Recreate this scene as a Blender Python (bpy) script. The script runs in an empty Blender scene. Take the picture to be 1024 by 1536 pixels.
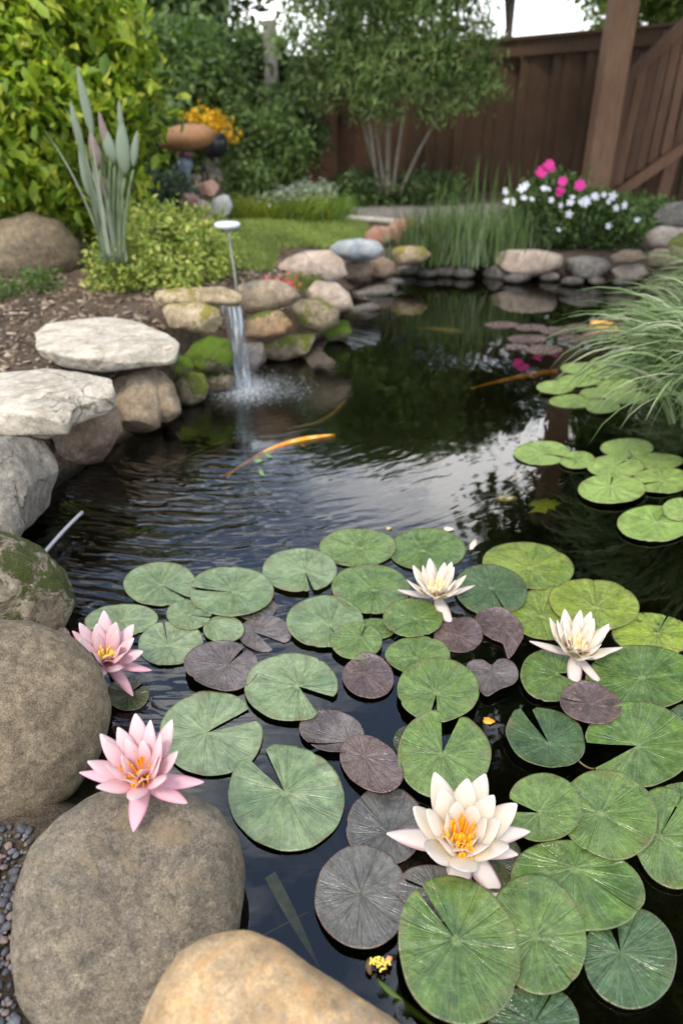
import bpy, math, random
import numpy as np
from mathutils import Vector, Matrix, noise
R = math.radians
random.seed(7)
SC = bpy.context.scene
COL = SC.collection

# ------------------------------------------------------------------ camera
PITCH, CAMZ, FPX = 30.0, 1.3, 1113.0
cam_d = bpy.data.cameras.new('camera')
cam_d.sensor_fit = 'VERTICAL'; cam_d.sensor_height = 36.0
cam_d.lens = FPX / 1536 * 36
cam_d.clip_start = 0.02; cam_d.clip_end = 400
cam_d.dof.use_dof = True; cam_d.dof.focus_distance = 1.62; cam_d.dof.aperture_fstop = 2.3
cam = bpy.data.objects.new('camera', cam_d); COL.objects.link(cam)
cam.location = (0, 0, CAMZ); cam.rotation_euler = (R(90 - PITCH), 0, 0)
SC.camera = cam

# ------------------------------------------------------------------ world + sun
SUN_EL, SUN_AZ = 58, 200       # degrees; azimuth clockwise from +Y
W = bpy.data.worlds.new('World'); SC.world = W; W.use_nodes = True
wt = W.node_tree; wn = wt.nodes; wl = wt.links
CLX, CLY = 7.0, 5.0
bg = wn['Background']
sky = wn.new('ShaderNodeTexSky'); sky.sky_type = 'NISHITA'; sky.sun_disc = False
sky.sun_elevation = R(SUN_EL); sky.sun_rotation = R(SUN_AZ); sky.air_density = 1.0; sky.dust_density = 2.0
wc = wn.new('ShaderNodeTexCoord'); wmap = wn.new('ShaderNodeMapping'); wmap.inputs['Scale'].default_value = (1, 1, 2.0); wmap.inputs['Location'].default_value = (CLX, CLY, 0)
wl.new(wc.outputs['Generated'], wmap.inputs['Vector'])
cn = wn.new('ShaderNodeTexNoise'); cn.inputs['Scale'].default_value = 2.1; cn.inputs['Detail'].default_value = 6; cn.inputs['Roughness'].default_value = .58
wl.new(wmap.outputs[0], cn.inputs['Vector'])
cr = wn.new('ShaderNodeValToRGB'); cr.color_ramp.elements[0].position = .46; cr.color_ramp.elements[1].position = .62
cr.color_ramp.elements[0].color = (.62, .62, .62, 1); cr.color_ramp.elements[1].color = (1, 1, 1, 1)
wl.new(cn.outputs['Fac'], cr.inputs['Fac'])
wm = wn.new('ShaderNodeMixRGB'); wm.inputs['Color2'].default_value = (9.6, 10.0, 10.8, 1)
cr2 = wn.new('ShaderNodeMapRange'); cr2.inputs['From Min'].default_value = .47; cr2.inputs['From Max'].default_value = .62
wl.new(cn.outputs['Fac'], cr2.inputs['Value'])
wm2 = wn.new('ShaderNodeMixRGB'); wm2.inputs['Color1'].default_value = (3.9, 5.4, 8.6, 1); wm2.inputs['Color2'].default_value = (22, 21.8, 21.5, 1)
wsz = wn.new('ShaderNodeSeparateXYZ'); wl.new(wc.outputs['Generated'], wsz.inputs[0])
whz = wn.new('ShaderNodeMapRange'); whz.inputs['From Min'].default_value = .12; whz.inputs['From Max'].default_value = .30; whz.inputs['To Min'].default_value = .8; whz.inputs['To Max'].default_value = 0
wl.new(wsz.outputs[2], whz.inputs['Value'])
wmx = wn.new('ShaderNodeMath'); wmx.operation = 'MAXIMUM'; wl.new(cr2.outputs[0], wmx.inputs[0]); wl.new(whz.outputs[0], wmx.inputs[1])
wl.new(wmx.outputs[0], wm2.inputs['Fac']); wl.new(wm2.outputs[0], wm.inputs['Color2'])
wl.new(cr.outputs['Color'], wm.inputs['Fac']); wl.new(sky.outputs[0], wm.inputs['Color1'])
wl.new(wm.outputs[0], bg.inputs['Color']); bg.inputs['Strength'].default_value = 0.15
sd = bpy.data.lights.new('sun', 'SUN'); sd.energy = 2.4; sd.angle = R(12); sd.color = (1, .90, .76)
so = bpy.data.objects.new('sun', sd); COL.objects.link(so)
_dirv = Vector((math.sin(R(SUN_AZ)) * math.cos(R(SUN_EL)), math.cos(R(SUN_AZ)) * math.cos(R(SUN_EL)), math.sin(R(SUN_EL))))
so.rotation_euler = _dirv.to_track_quat('Z', 'Y').to_euler()
SC.view_settings.view_transform = 'Standard'; SC.view_settings.look = 'None'
SC.view_settings.exposure = 0.30; SC.view_settings.gamma = 1.0
SC.render.engine = 'CYCLES'
cy = SC.cycles
cy.max_bounces = 6; cy.diffuse_bounces = 3; cy.glossy_bounces = 3; cy.transmission_bounces = 3; cy.transparent_max_bounces = 8
cy.use_denoising = True
cy.caustics_reflective = False; cy.caustics_refractive = False

# ------------------------------------------------------------------ projection of photo pixels (1024x1536) into the place
_ct, _st = math.cos(R(PITCH)), math.sin(R(PITCH))
def ray(px, py):
    x = (px - 512) / FPX; y = (768 - py) / FPX
    return Vector((x, _ct + y * _st, -_st + y * _ct))
def onz(px, py, z=0.0):
    d = ray(px, py); return Vector((0, 0, CAMZ)) + d * ((z - CAMZ) / d.z)
def ony(px, py, Y):
    d = ray(px, py); return Vector((0, 0, CAMZ)) + d * (Y / d.y)
def mpp(p):                      # metres per photo pixel at a point
    return (p - Vector((0, 0, CAMZ))).dot(Vector((0, _ct, -_st))) / FPX

# ------------------------------------------------------------------ helpers
def tag(o, label=None, cat=None, group=None, kind=None):
    if label: o['label'] = label
    if cat: o['category'] = cat
    if group: o['group'] = group
    if kind: o['kind'] = kind
    return o
def empty(name, loc, label=None, cat=None, group=None):
    o = bpy.data.objects.new(name, None); COL.objects.link(o); o.location = loc
    o.empty_display_size = .05
    return tag(o, label, cat, group)
def link(name, me, mat, parent=None, loc=None):
    o = bpy.data.objects.new(name, me); COL.objects.link(o)
    if mat and not me.materials: me.materials.append(mat)
    if parent: o.parent = parent
    if loc is not None: o.location = loc
    return o
def mk(name, V, Fs, mat, parent=None, origin=None, smooth=True, attrs=None):
    """mesh from world verts; origin = world point used as the object's origin"""
    V = np.asarray(V, dtype=np.float64).reshape(-1, 3)
    if parent is not None: po = np.array(parent.matrix_basis.translation)
    else: po = np.zeros(3)
    o_ = np.array(origin if origin is not None else (po if parent is not None else V.mean(0)))
    me = bpy.data.meshes.new(name)
    loc = V - o_
    if isinstance(Fs, np.ndarray):
        k = Fs.shape[1]; n = len(Fs)
        me.vertices.add(len(V)); me.vertices.foreach_set('co', loc.astype(np.float32).ravel())
        me.loops.add(n * k); me.loops.foreach_set('vertex_index', Fs.astype(np.int32).ravel())
        me.polygons.add(n); me.polygons.foreach_set('loop_start', (np.arange(n) * k).astype(np.int32))
        me.update(calc_edges=True)
    else:
        me.from_pydata([tuple(v) for v in loc], [], Fs)
    if smooth: me.polygons.foreach_set('use_smooth', np.ones(len(me.polygons), dtype=bool))
    for an, av in (attrs or {}).items():
        a = me.attributes.new(an, 'FLOAT', 'POINT'); a.data.foreach_set('value', np.asarray(av, dtype=np.float32))
    me.update()
    o = link(name, me, mat, parent)
    o.location = o_ - po
    return o

# --- node helpers
class NT:
    def __init__(s, name):
        s.m = bpy.data.materials.new(name); s.m.use_nodes = True
        s.t = s.m.node_tree; s.n = s.t.nodes; s.l = s.t.links
        s.b = s.n['Principled BSDF']; s.out = s.n['Material Output']
    def node(s, typ, ins=None, **props):
        n = s.n.new('ShaderNode' + typ)
        for k, v in props.items(): setattr(n, k, v)
        for k, v in (ins or {}).items(): s.put(n.inputs[k], v)
        return n
    def put(s, sock, v):
        if isinstance(v, bpy.types.NodeSocket): s.l.new(v, sock)
        elif isinstance(v, (tuple, list)) and len(v) == 3 and sock.type == 'RGBA': sock.default_value = (*v, 1)
        else: sock.default_value = v
    def pos(s): return s.node('NewGeometry').outputs['Position']
    def noise(s, vec, scale, detail=4, rough=.55, dist=0.0):
        return s.node('TexNoise', {'Vector': vec, 'Scale': scale, 'Detail': detail, 'Roughness': rough, 'Distortion': dist}).outputs['Fac']
    def ramp(s, fac, stops, interp='LINEAR'):
        n = s.node('ValToRGB', {'Fac': fac}); r = n.color_ramp; r.interpolation = interp
        while len(r.elements) < len(stops): r.elements.new(.5)
        for e, (p, c) in zip(r.elements, stops):
            e.position = p; e.color = (*c, 1) if isinstance(c, (tuple, list)) else (c, c, c, 1)
        return n.outputs['Color']
    def mix(s, fac, a, b, mode='MIX'):
        n = s.node('MixRGB', {'Fac': fac, 'Color1': a, 'Color2': b}); n.blend_type = mode; return n.outputs[0]
    def math(s, op, a, b=0.0, c=0.0):
        n = s.node('Math', {0: a, 1: b, 2: c}); n.operation = op; return n.outputs[0]
    def attr(s, name): return s.node('Attribute', attribute_name=name).outputs['Fac']
    def bump(s, h, strength=.5, dist=.01):
        s.put(s.b.inputs['Normal'], s.node('Bump', {'Height': h, 'Strength': strength, 'Distance': dist}).outputs[0])
    def set(s, **k):
        for a, v in k.items():
            s.put(s.b.inputs[{'color': 'Base Color', 'rough': 'Roughness', 'spec': 'Specular IOR Level', 'metal': 'Metallic'}[a]], v)
        return s

def stone(name, c1, c2, c3, scale=1.0, moss=0.0, mosscol=((.05, .09, .012), (.16, .22, .03)), speck=.35, bump=.6, rough=.82, wet=True, stain=None, crack=0.0):
    s = NT(name); p = s.pos()
    big = s.noise(p, 5 * scale, 3, .5, .6); mid = s.noise(p, 26 * scale, 6, .65, .3); fine = s.noise(p, 330 * scale, 5, .8); med2 = s.noise(p, 70 * scale, 5, .7, .8)
    vor = s.node('TexVoronoi', {'Vector': p, 'Scale': 60 * scale}).outputs['Distance']
    col = s.mix(s.ramp(big, [(.35, 0.), (.65, 1.)]), c1, c2)
    col = s.mix(s.ramp(mid, [(.42, 0.), (.68, 1.)]), col, c3)
    sp = s.ramp(fine, [(.36, 1 - speck), (.5, 1.), (.64, 1 + speck)])
    col = s.mix(1.0, col, sp, 'MULTIPLY')
    col = s.mix(1.0, col, s.ramp(med2, [(.3, 1 - speck * .7), (.5, 1.), (.7, 1 + speck * .8)]), 'MULTIPLY')
    col = s.mix(1.0, col, s.ramp(s.noise(p, 11 * scale, 4, .6, 1.5), [(.3, .72), (.7, 1.28)]), 'MULTIPLY')
    pit = s.ramp(vor, [(.03, .55), (.12, 1.)])
    col = s.mix(s.ramp(mid, [(.5, 0.), (.58, .8)]), col, s.mix(1.0, col, pit, 'MULTIPLY'))
    if stain:
        col = s.mix(s.ramp(s.noise(p, 9 * scale, 4, .6, 1.2), [(.55, 0.), (.68, .75)]), col, stain)
    if crack:
        wv_ = s.node('VectorMath', {0: p, 1: s.node('VectorMath', {0: s.node('TexNoise', {'Vector': p, 'Scale': 12, 'Detail': 4}).outputs['Color'], 1: (.09, .09, .09)}, operation='MULTIPLY').outputs[0]}, operation='ADD').outputs[0]
        ck = s.node('TexVoronoi', {'Vector': wv_, 'Scale': 6.5 * scale}, feature='DISTANCE_TO_EDGE').outputs['Distance']
        ckf = s.math('MULTIPLY', s.ramp(ck, [(0., 1.), (.028, 0.)]), s.ramp(big, [(.45, 0.), (.6, crack)]))
        col = s.mix(ckf, col, (.07, .055, .04))
    h = s.math('MULTIPLY_ADD', mid, 1.0, s.math('MULTIPLY_ADD', fine, .3, s.math('MULTIPLY', med2, .5)))
    if moss > 0:
        nz = s.node('SeparateXYZ', {0: s.node('NewGeometry').outputs['Normal']}).outputs[2]
        mm = s.noise(p, 11 * scale, 5, .7, .5)
        v = s.math('MULTIPLY_ADD', nz, .12, mm)
        fac = s.ramp(v, [(.66 - .35 * moss, 0.), (.74 - .35 * moss, 1.)])
        mf = s.noise(p, 260, 3, .8)
        mc = s.mix(s.ramp(mf, [(.35, 0.), (.65, 1.)]), mosscol[0], mosscol[1])
        col = s.mix(fac, col, mc)
        h = s.math('ADD', h, s.math('MULTIPLY', fac, s.math('MULTIPLY_ADD', mf, 1.6, .4)))
    if crack: h = s.math('MULTIPLY_ADD', ckf, -1.6, h)
    r = rough
    if wet:
        z = s.node('SeparateXYZ', {0: p}).outputs[2]
        wv = s.math('MULTIPLY_ADD', mid, .03, z)
        w = s.ramp(wv, [(.016, 1.), (.038, 0.)])
        col = s.mix(w, col, s.mix(1.0, col, (.33, .33, .26), 'MULTIPLY'))
        w2 = s.math('MULTIPLY', s.ramp(wv, [(.03, 1.), (.075, 0.)]), s.ramp(mid, [(.45, 0.), (.6, .6)])); col = s.mix(w2, col, (.07, .075, .025))
        r = s.math('MULTIPLY_ADD', w, -.5, rough)
    s.set(color=col, rough=r, spec=.35); s.bump(h, bump, .006)
    return s.m

def leafmat(name, stops, rough=.5, trans=.35, spec=.4):
    s = NT(name); a = s.attr('rnd')
    col = s.ramp(a, stops)
    n = s.noise(s.pos(), 1.6, 2, .5)
    col = s.mix(1.0, col, s.ramp(n, [(.35, .72), (.65, 1.2)]), 'MULTIPLY')
    s.set(color=col, rough=rough, spec=spec)
    tr = s.node('BsdfTranslucent', {'Color': s.mix(1.0, col, (1.15, 1.25, .6), 'MULTIPLY')})
    mx = s.node('MixShader', {0: trans, 1: s.b.outputs[0], 2: tr.outputs[0]})
    s.l.new(mx.outputs[0], s.out.inputs['Surface'])
    return s.m

def flat(name, c, rough=.6, var=.15, scale=20, metal=0, spec=.4, bump=0.0):
    s = NT(name); n = s.noise(s.pos(), scale, 4)
    s.set(color=s.mix(1.0, c, s.ramp(n, [(.3, 1 - var), (.7, 1 + var)]), 'MULTIPLY'), rough=rough, metal=metal, spec=spec)
    if bump: s.bump(n, bump, .004)
    return s.m

def wood(name, c1, c2, rough=.75):
    s = NT(name); p = s.pos()
    m = s.node('Mapping', {'Vector': p, 'Scale': (14, 14, 1.1)}).outputs[0]
    g = s.noise(m, 3.0, 6, .65, 1.2)
    rnd = s.node('ObjectInfo').outputs['Random']
    g2 = s.noise(p, 1.7, 3)
    col = s.mix(s.ramp(g, [(.3, 0.), (.7, 1.)]), c1, c2)
    col = s.mix(1.0, col, s.ramp(rnd, [(0, .75), (1, 1.2)]), 'MULTIPLY')
    col = s.mix(1.0, col, s.ramp(g2, [(.3, .7), (.7, 1.15)]), 'MULTIPLY')
    s.set(color=col, rough=rough, spec=.3); s.bump(g, .5, .004)
    return s.m

# ------------------------------------------------------------------ foliage generators (numpy)
def rng(seed): return np.random.default_rng(seed)
def nrm(a): return a / np.maximum(np.linalg.norm(a, axis=1, keepdims=True), 1e-9)
def leaves(clumps, n, L, Wd, seed, droop=.2, shell=.5, up=.5, cull=None, jitter=.35):
    g = rng(seed)
    C = np.array([c[0] for c in clumps], float); Rr = np.array([c[1] for c in clumps], float)
    w = (Rr.prod(1)) ** .67; w /= w.sum()
    idx = g.choice(len(clumps), n, p=w)
    d = nrm(g.normal(size=(n, 3)))
    rad = shell + (1 - shell) * g.random(n) ** .6
    rad *= 1 + jitter * (g.random(n) ** 3)
    P = C[idx] + d * Rr[idx] * rad[:, None]
    # clustered sprigs: pull groups of leaves toward shared twig points
    k = max(8, n // 9); tw = P[g.choice(n, k)]; P = tw[g.integers(0, k, n)] + g.normal(size=(n, 3)) * L * np.array([.95, .95, .7])
    a = nrm(d * .7 + g.normal(size=(n, 3)) * .75 + np.array([0, 0, -droop]))
    nn = nrm(g.normal(size=(n, 3)) * .55 + np.array([0, -.15, up * 1.6]) + d * .4)
    s = nrm(np.cross(a, nn)); nn = np.cross(s, a)
    sc = (.4 + 1.0 * g.random(n) ** 1.3)[:, None]
    L_ = L * sc; W_ = Wd * sc
    b = P - a * L_ * .5
    pts = np.stack([b, b + a * L_ * .3 + s * W_ * .5 + nn * W_ * .12, b + a * L_ * .7 + s * W_ * .38 + nn * W_ * .1, b + a * L_ - nn * L_ * .12,
                    b + a * L_ * .7 - s * W_ * .38 + nn * W_ * .1, b + a * L_ * .3 - s * W_ * .5 + nn * W_ * .12], 1)
    V = pts.reshape(-1, 3)
    i = np.arange(n)[:, None] * 6
    F = np.concatenate([i + np.array([[0, 1, 2, 3]]), i + np.array([[0, 3, 4, 5]])], 0)
    r = np.repeat(g.random(n), 6)
    return V, F, r
def blades(bases, az, el, L, w, curve, seg=6, seed=1, fold=0.0):
    """ribbons: base points (n,3); az, el (rad), length, width, curve = total bend downward (rad)"""
    n = len(bases); P = np.array(bases, float).copy(); e = np.array(el, float).copy()
    g = rng(seed); rows = []
    side = np.stack([-np.sin(az), np.cos(az), np.zeros(n)], 1)
    tw = g.normal(size=(n, 1)) * .5
    for i in range(seg + 1):
        t = i / seg
        ww = (w * (1 - t ** 2.2) + w * .03)[:, None] * .5
        dirv = np.stack([np.cos(az) * np.cos(e), np.sin(az) * np.cos(e), np.sin(e)], 1)
        nn = np.cross(dirv, side)
        sd_ = side * np.cos(tw * (1 + t)) + nn * np.sin(tw * (1 + t))
        rows.append(np.stack([P - sd_ * ww, P + sd_ * ww], 1))
        P = P + dirv * (L / seg)[:, None]; e = e - curve / seg * (0.4 + 1.2 * t)
    V = np.stack(rows, 1)            # n, seg+1, 2, 3
    V = V.reshape(-1, 3)
    F = []
    base = np.arange(n)[:, None] * (2 * (seg + 1))
    for i in range(seg):
        F.append(base + np.array([[2 * i, 2 * i + 1, 2 * i + 3, 2 * i + 2]]))
    F = np.concatenate(F, 0)
    return V, F, np.repeat(g.random(n), 2 * (seg + 1))
def tube(path, radii, k=7, noise_amp=0.0, seed=0, cap=True):
    path = [Vector(p) for p in path]; V = []; Fs = []
    n = len(path)
    ref = Vector((0.13, .21, 1)).normalized()
    for i, p in enumerate(path):
        t = (path[min(i + 1, n - 1)] - path[max(i - 1, 0)]).normalized()
        r_ = ref if abs(t.dot(ref)) < .9 else Vector((1, 0, 0))
        u = t.cross(r_).normalized(); v = t.cross(u).normalized()
        for j in range(k):
            a = 2 * math.pi * j / k; q = (u * math.cos(a) + v * math.sin(a))
            rr = radii[i] * (1 + noise_amp * noise.noise(p * 9 + q * 1.7 + Vector((seed, 0, 0))))
            V.append(p + q * rr)
    for i in range(n - 1):
        for j in range(k):
            Fs.append((i * k + j, i * k + (j + 1) % k, (i + 1) * k + (j + 1) % k, (i + 1) * k + j))
    if cap:
        Fs.append(tuple(range(k))[::-1]); Fs.append(tuple((n - 1) * k + j for j in range(k)))
    return V, Fs
def join(parts):
    V = []; Fs = []
    for v, f in parts:
        o = len(V); V += [tuple(q) for q in v]; Fs += [tuple(i + o for i in q) for q in f]
    return V, Fs
def bez(a, b, c, n=8):
    a, b, c = Vector(a), Vector(b), Vector(c)
    return [a * (1 - t) ** 2 + b * 2 * t * (1 - t) + c * t * t for t in [i / n for i in range(n + 1)]]
def box(c, s, rot=None, bev=0.0):
    c = Vector(c); hx, hy, hz = s[0] / 2, s[1] / 2, s[2] / 2
    V = [Vector((x * hx, y * hy, z * hz)) for x in (-1, 1) for y in (-1, 1) for z in (-1, 1)]
    if rot is not None: V = [rot @ v for v in V]
    return [v + c for v in V], [(0, 1, 3, 2), (4, 6, 7, 5), (0, 4, 5, 1), (2, 3, 7, 6), (0, 2, 6, 4), (1, 5, 7, 3)]
def beam(a, b, w, d):
    """rectangular board from a to b, width w across (in X), depth d (in Y)"""
    a, b = Vector(a), Vector(b); t = (b - a).normalized(); L = (b - a).length
    y = Vector((0, 1, 0)); x = t.cross(y).normalized() * -1; y = x.cross(t).normalized() * -1
    rot = Matrix((x, y, t)).transposed()
    return box((a + b) / 2, (w, d, L), rot)

# ------------------------------------------------------------------ pond outline and terrain
SH = [(40, 800), (88, 758), (150, 705), (200, 668), (262, 630), (318, 598), (338, 565), (385, 550), (440, 540), (500, 515), (528, 500), (520, 470),
      (545, 445), (575, 425), (640, 414), (700, 412), (790, 422), (870, 424), (935, 432), (990, 455), (1040, 520), (1060, 600), (1100, 700),
      (1260, 900), (1500, 1200), (1700, 1700)]
SHL = [(420, 1900), (300, 1640), (260, 1500), (240, 1340), (200, 1250), (130, 1190), (100, 1120), (110, 1040), (60, 960), (30, 880)]
POND = np.array([onz(*p)[:2] for p in SH + SHL])
def sdist(X, Y):
    """signed distance to the pond outline: negative inside"""
    P = np.stack([X, Y], -1); best = np.full(X.shape, 1e9); inside = np.zeros(X.shape, bool)
    n = len(POND)
    for i in range(n):
        a, b = POND[i], POND[(i + 1) % n]
        ab = b - a; ap = P - a
        t = np.clip((ap @ ab) / (ab @ ab), 0, 1)
        d = np.hypot(ap[..., 0] - t * ab[0], ap[..., 1] - t * ab[1]); best = np.minimum(best, d)
        c = ((a[1] > Y) != (b[1] > Y)) & (X < (b[0] - a[0]) * (Y - a[1]) / (b[1] - a[1] + 1e-12) + a[0]); inside ^= c
    return np.where(inside, -best, best)
def sst(a, b, x):
    t = np.clip((x - a) / (b - a), 0, 1); return t * t * (3 - 2 * t)
def gheight(X, Y):
    left = sst(.2, -.7, X)
    g = .03 + .27 * sst(1.75, 2.9, Y) * left + .10 * sst(3.0, 5.5, Y) * (1 - left) + .03
    g = np.where(Y > 6, g + (.20 - g) * sst(6, 7.5, Y), g)
    return g - .03 * (1 - sst(.9, 1.7, Y))
def ground_z(X, Y):
    X = np.asarray(X, float); Y = np.asarray(Y, float)
    s_ = sdist(X, Y); g = gheight(X, Y) 
    bed = -.04 - .55 * sst(0, .55, -s_)
    wd = .07 + .27 * sst(1.5, 2.2, Y); out = -.04 + (g + .04) * sst(0, 1, s_ / wd)
    return np.where(s_ < 0, bed, out)
def gz(x, y): return float(ground_z(np.array([x]), np.array([y]))[0])
xs = np.concatenate([[-150, -60, -30, -16, -10], np.arange(-7, 6.01, .07), [9, 14, 30, 60, 150]])
ys = np.concatenate([[-120, -50, -20, -8, -4], np.arange(-2, 10.51, .07), [12, 14, 18, 30, 60, 200]])
X, Y = np.meshgrid(xs, ys); Z = ground_z(X, Y)
g0 = rng(3)
Z += g0.normal(size=Z.shape) * .004 * (np.abs(X) < 6) * (sdist(X, Y) > .1)
V = np.stack([X, Y, Z], -1).reshape(-1, 3); nx = len(xs); ny = len(ys)
ii = (np.arange(ny - 1)[:, None] * nx + np.arange(nx - 1)[None]).ravel()
Fq = np.stack([ii, ii + 1, ii + nx + 1, ii + nx], 1)
s = NT('soil'); p = s.pos()
a = s.noise(p, 2.2, 4, .6); b = s.noise(p, 45, 6, .75); c = s.noise(p, 160, 3, .7)
col = s.mix(s.ramp(a, [(.38, 0.), (.62, 1.)]), (.055, .038, .026), (.17, .125, .085))
col = s.mix(s.ramp(b, [(.45, 0.), (.7, 1.)]), col, (.25, .19, .13))
col = s.mix(1.0, col, s.ramp(c, [(.3, .6), (.7, 1.4)]), 'MULTIPLY')
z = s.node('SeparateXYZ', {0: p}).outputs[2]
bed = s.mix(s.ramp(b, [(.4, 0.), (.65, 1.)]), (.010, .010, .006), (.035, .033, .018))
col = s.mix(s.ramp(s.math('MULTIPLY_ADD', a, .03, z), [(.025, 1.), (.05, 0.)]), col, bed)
s.set(color=col, rough=.95, spec=.2); s.bump(s.math('ADD', b, c), .9, .02)
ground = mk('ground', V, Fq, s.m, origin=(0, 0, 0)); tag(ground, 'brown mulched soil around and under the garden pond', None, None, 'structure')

# water surface
s = NT('pond_water'); s.n.remove(s.b); p = s.pos()
W0 = onz(372, 585)
dv = s.node('VectorMath', {0: p, 1: tuple(W0)}, operation='SUBTRACT').outputs[0]
dv2 = s.node('VectorMath', {0: dv, 1: (1, 1, 0)}, operation='MULTIPLY').outputs[0]
dd = s.node('VectorMath', {0: dv2}, operation='LENGTH').outputs['Value']
n1 = s.noise(p, 2.3, 3, .5); n2 = s.noise(p, 9, 2, .5)
ph = s.math('ADD', s.math('MULTIPLY', dd, 104), s.math('MULTIPLY_ADD', n1, 30, s.math('MULTIPLY', n2, 9)))
sep = s.node('SeparateXYZ', {0: dv}).outputs; ang_ = s.math('ARCTAN2', sep[1], sep[0])
pol = s.node('CombineXYZ', {0: s.math('MULTIPLY', dd, 15.), 1: s.math('MULTIPLY', ang_, 3.4), 2: 0.0}).outputs[0]
pn = s.noise(pol, 1.0, 2, .45, .9)
sn = s.math('SINE', ph); ph2 = s.math('SINE', s.math('MULTIPLY', ph, 1.83)); 
wv = s.math('ADD', s.math('MULTIPLY', s.math('MULTIPLY_ADD', ph2, .3, sn), .62), s.math('MULTIPLY', s.math('SUBTRACT', pn, .5), 9.5))
sx = s.node('SeparateXYZ', {0: p}).outputs
env = s.math('MULTIPLY', s.ramp(s.math('MULTIPLY', dd, .3333), [(0, .25), (.07, .16), (.22, .12), (.34, 1.), (.60, 1.), (.74, .25), (.88, .02)]),
             s.ramp(s.math('MULTIPLY_ADD', n2, .25, s.math('MULTIPLY_ADD', sx[0], .5, .5)), [(.35, 1.), (.60, .12), (.85, .03)]))
env = s.math('MULTIPLY', env, s.ramp(n1, [(.32, .25), (.6, 1.)]))
h = s.math('MULTIPLY', s.math('MULTIPLY', wv, env), .0021)
near = s.ramp(s.math('MULTIPLY', dd, .5), [(.05, 1.), (.32, 0.)])
h = s.math('ADD', h, s.math('MULTIPLY', s.math('MULTIPLY', s.noise(p, 34, 3, .6), near), .004))
h = s.math('MULTIPLY_ADD', s.noise(p, 3.0, 2, .5), .0016, h)
h = s.math('MULTIPLY_ADD', s.noise(p, 14, 2, .5), .0002, h)
bmp = s.node('Bump', {'Height': h, 'Strength': 1.0, 'Distance': 1.0}).outputs[0]
gl = s.node('BsdfGlossy', {'Roughness': .015, 'Normal': bmp, 'Color': (1, 1, 1)}); tr = s.node('BsdfTransparent', {'Color': (.50, .52, .36)})
fr = s.node('Fresnel', {'IOR': 1.42, 'Normal': bmp}).outputs[0]
mx = s.node('MixShader', {0: s.math('MINIMUM', s.math('MULTIPLY_ADD', fr, 1.38, .004), 1.0), 1: tr.outputs[0], 2: gl.outputs[0]})
ff = s.math('MULTIPLY', s.ramp(s.math('MULTIPLY_ADD', s.noise(p, 85, 5, .75, .6), 1.0, s.math('MULTIPLY', dd, -.85)), [(.36, 0.), (.56, .75)]), s.ramp(dd, [(.16, 1.), (.34, 0.)]))
fd = s.node('BsdfDiffuse', {'Color': (.62, .66, .68)}); mx = s.node('MixShader', {0: ff, 1: mx.outputs[0], 2: fd.outputs[0]}); s.l.new(mx.outputs[0], s.out.inputs['Surface'])
wat = mk('pond_water', [(-2.2, -.6, 0), (4.5, -.6, 0), (4.5, 6.4, 0), (-2.2, 6.4, 0)], [(0, 1, 2, 3)], s.m, origin=(0, 0, 0))
tag(wat, 'dark still pond water reflecting trees and sky', None, None, 'structure')

# ------------------------------------------------------------------ rocks
_ico = {}
def ico(sub):
    if sub not in _ico:
        import bmesh
        bm = bmesh.new(); bmesh.ops.create_icosphere(bm, subdivisions=sub, radius=1)
        bm.verts.ensure_lookup_table()
        _ico[sub] = (np.array([v.co[:] for v in bm.verts]), [tuple(v.index for v in f.verts) for f in bm.faces]); bm.free()
    return _ico[sub]
def polar(uv):
    uv = np.array(uv); th = np.arctan2(uv[:, 1], uv[:, 0]); r = np.hypot(uv[:, 0], uv[:, 1]); o = np.argsort(th); th = th[o]; r = r[o]
    T = np.linspace(-math.pi, math.pi, 181)[:-1]
    # interpolate along the polygon sides
    P = uv[o]; dens = []
    for i in range(len(P)):
        q = P[(i + 1) % len(P)]
        for t in np.linspace(0, 1, 24, endpoint=False): dens.append(P[i] * (1 - t) + q * t)
    dens = np.array(dens); a = np.arctan2(dens[:, 1], dens[:, 0]); rr = np.hypot(dens[:, 0], dens[:, 1]); o = np.argsort(a)
    Rr = np.interp(T, a[o], rr[o], period=2 * math.pi)
    for _ in range(5): Rr = (np.roll(Rr, 1) + 2 * Rr + np.roll(Rr, -1)) / 4
    return T, Rr
ROCKS = {}
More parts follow.
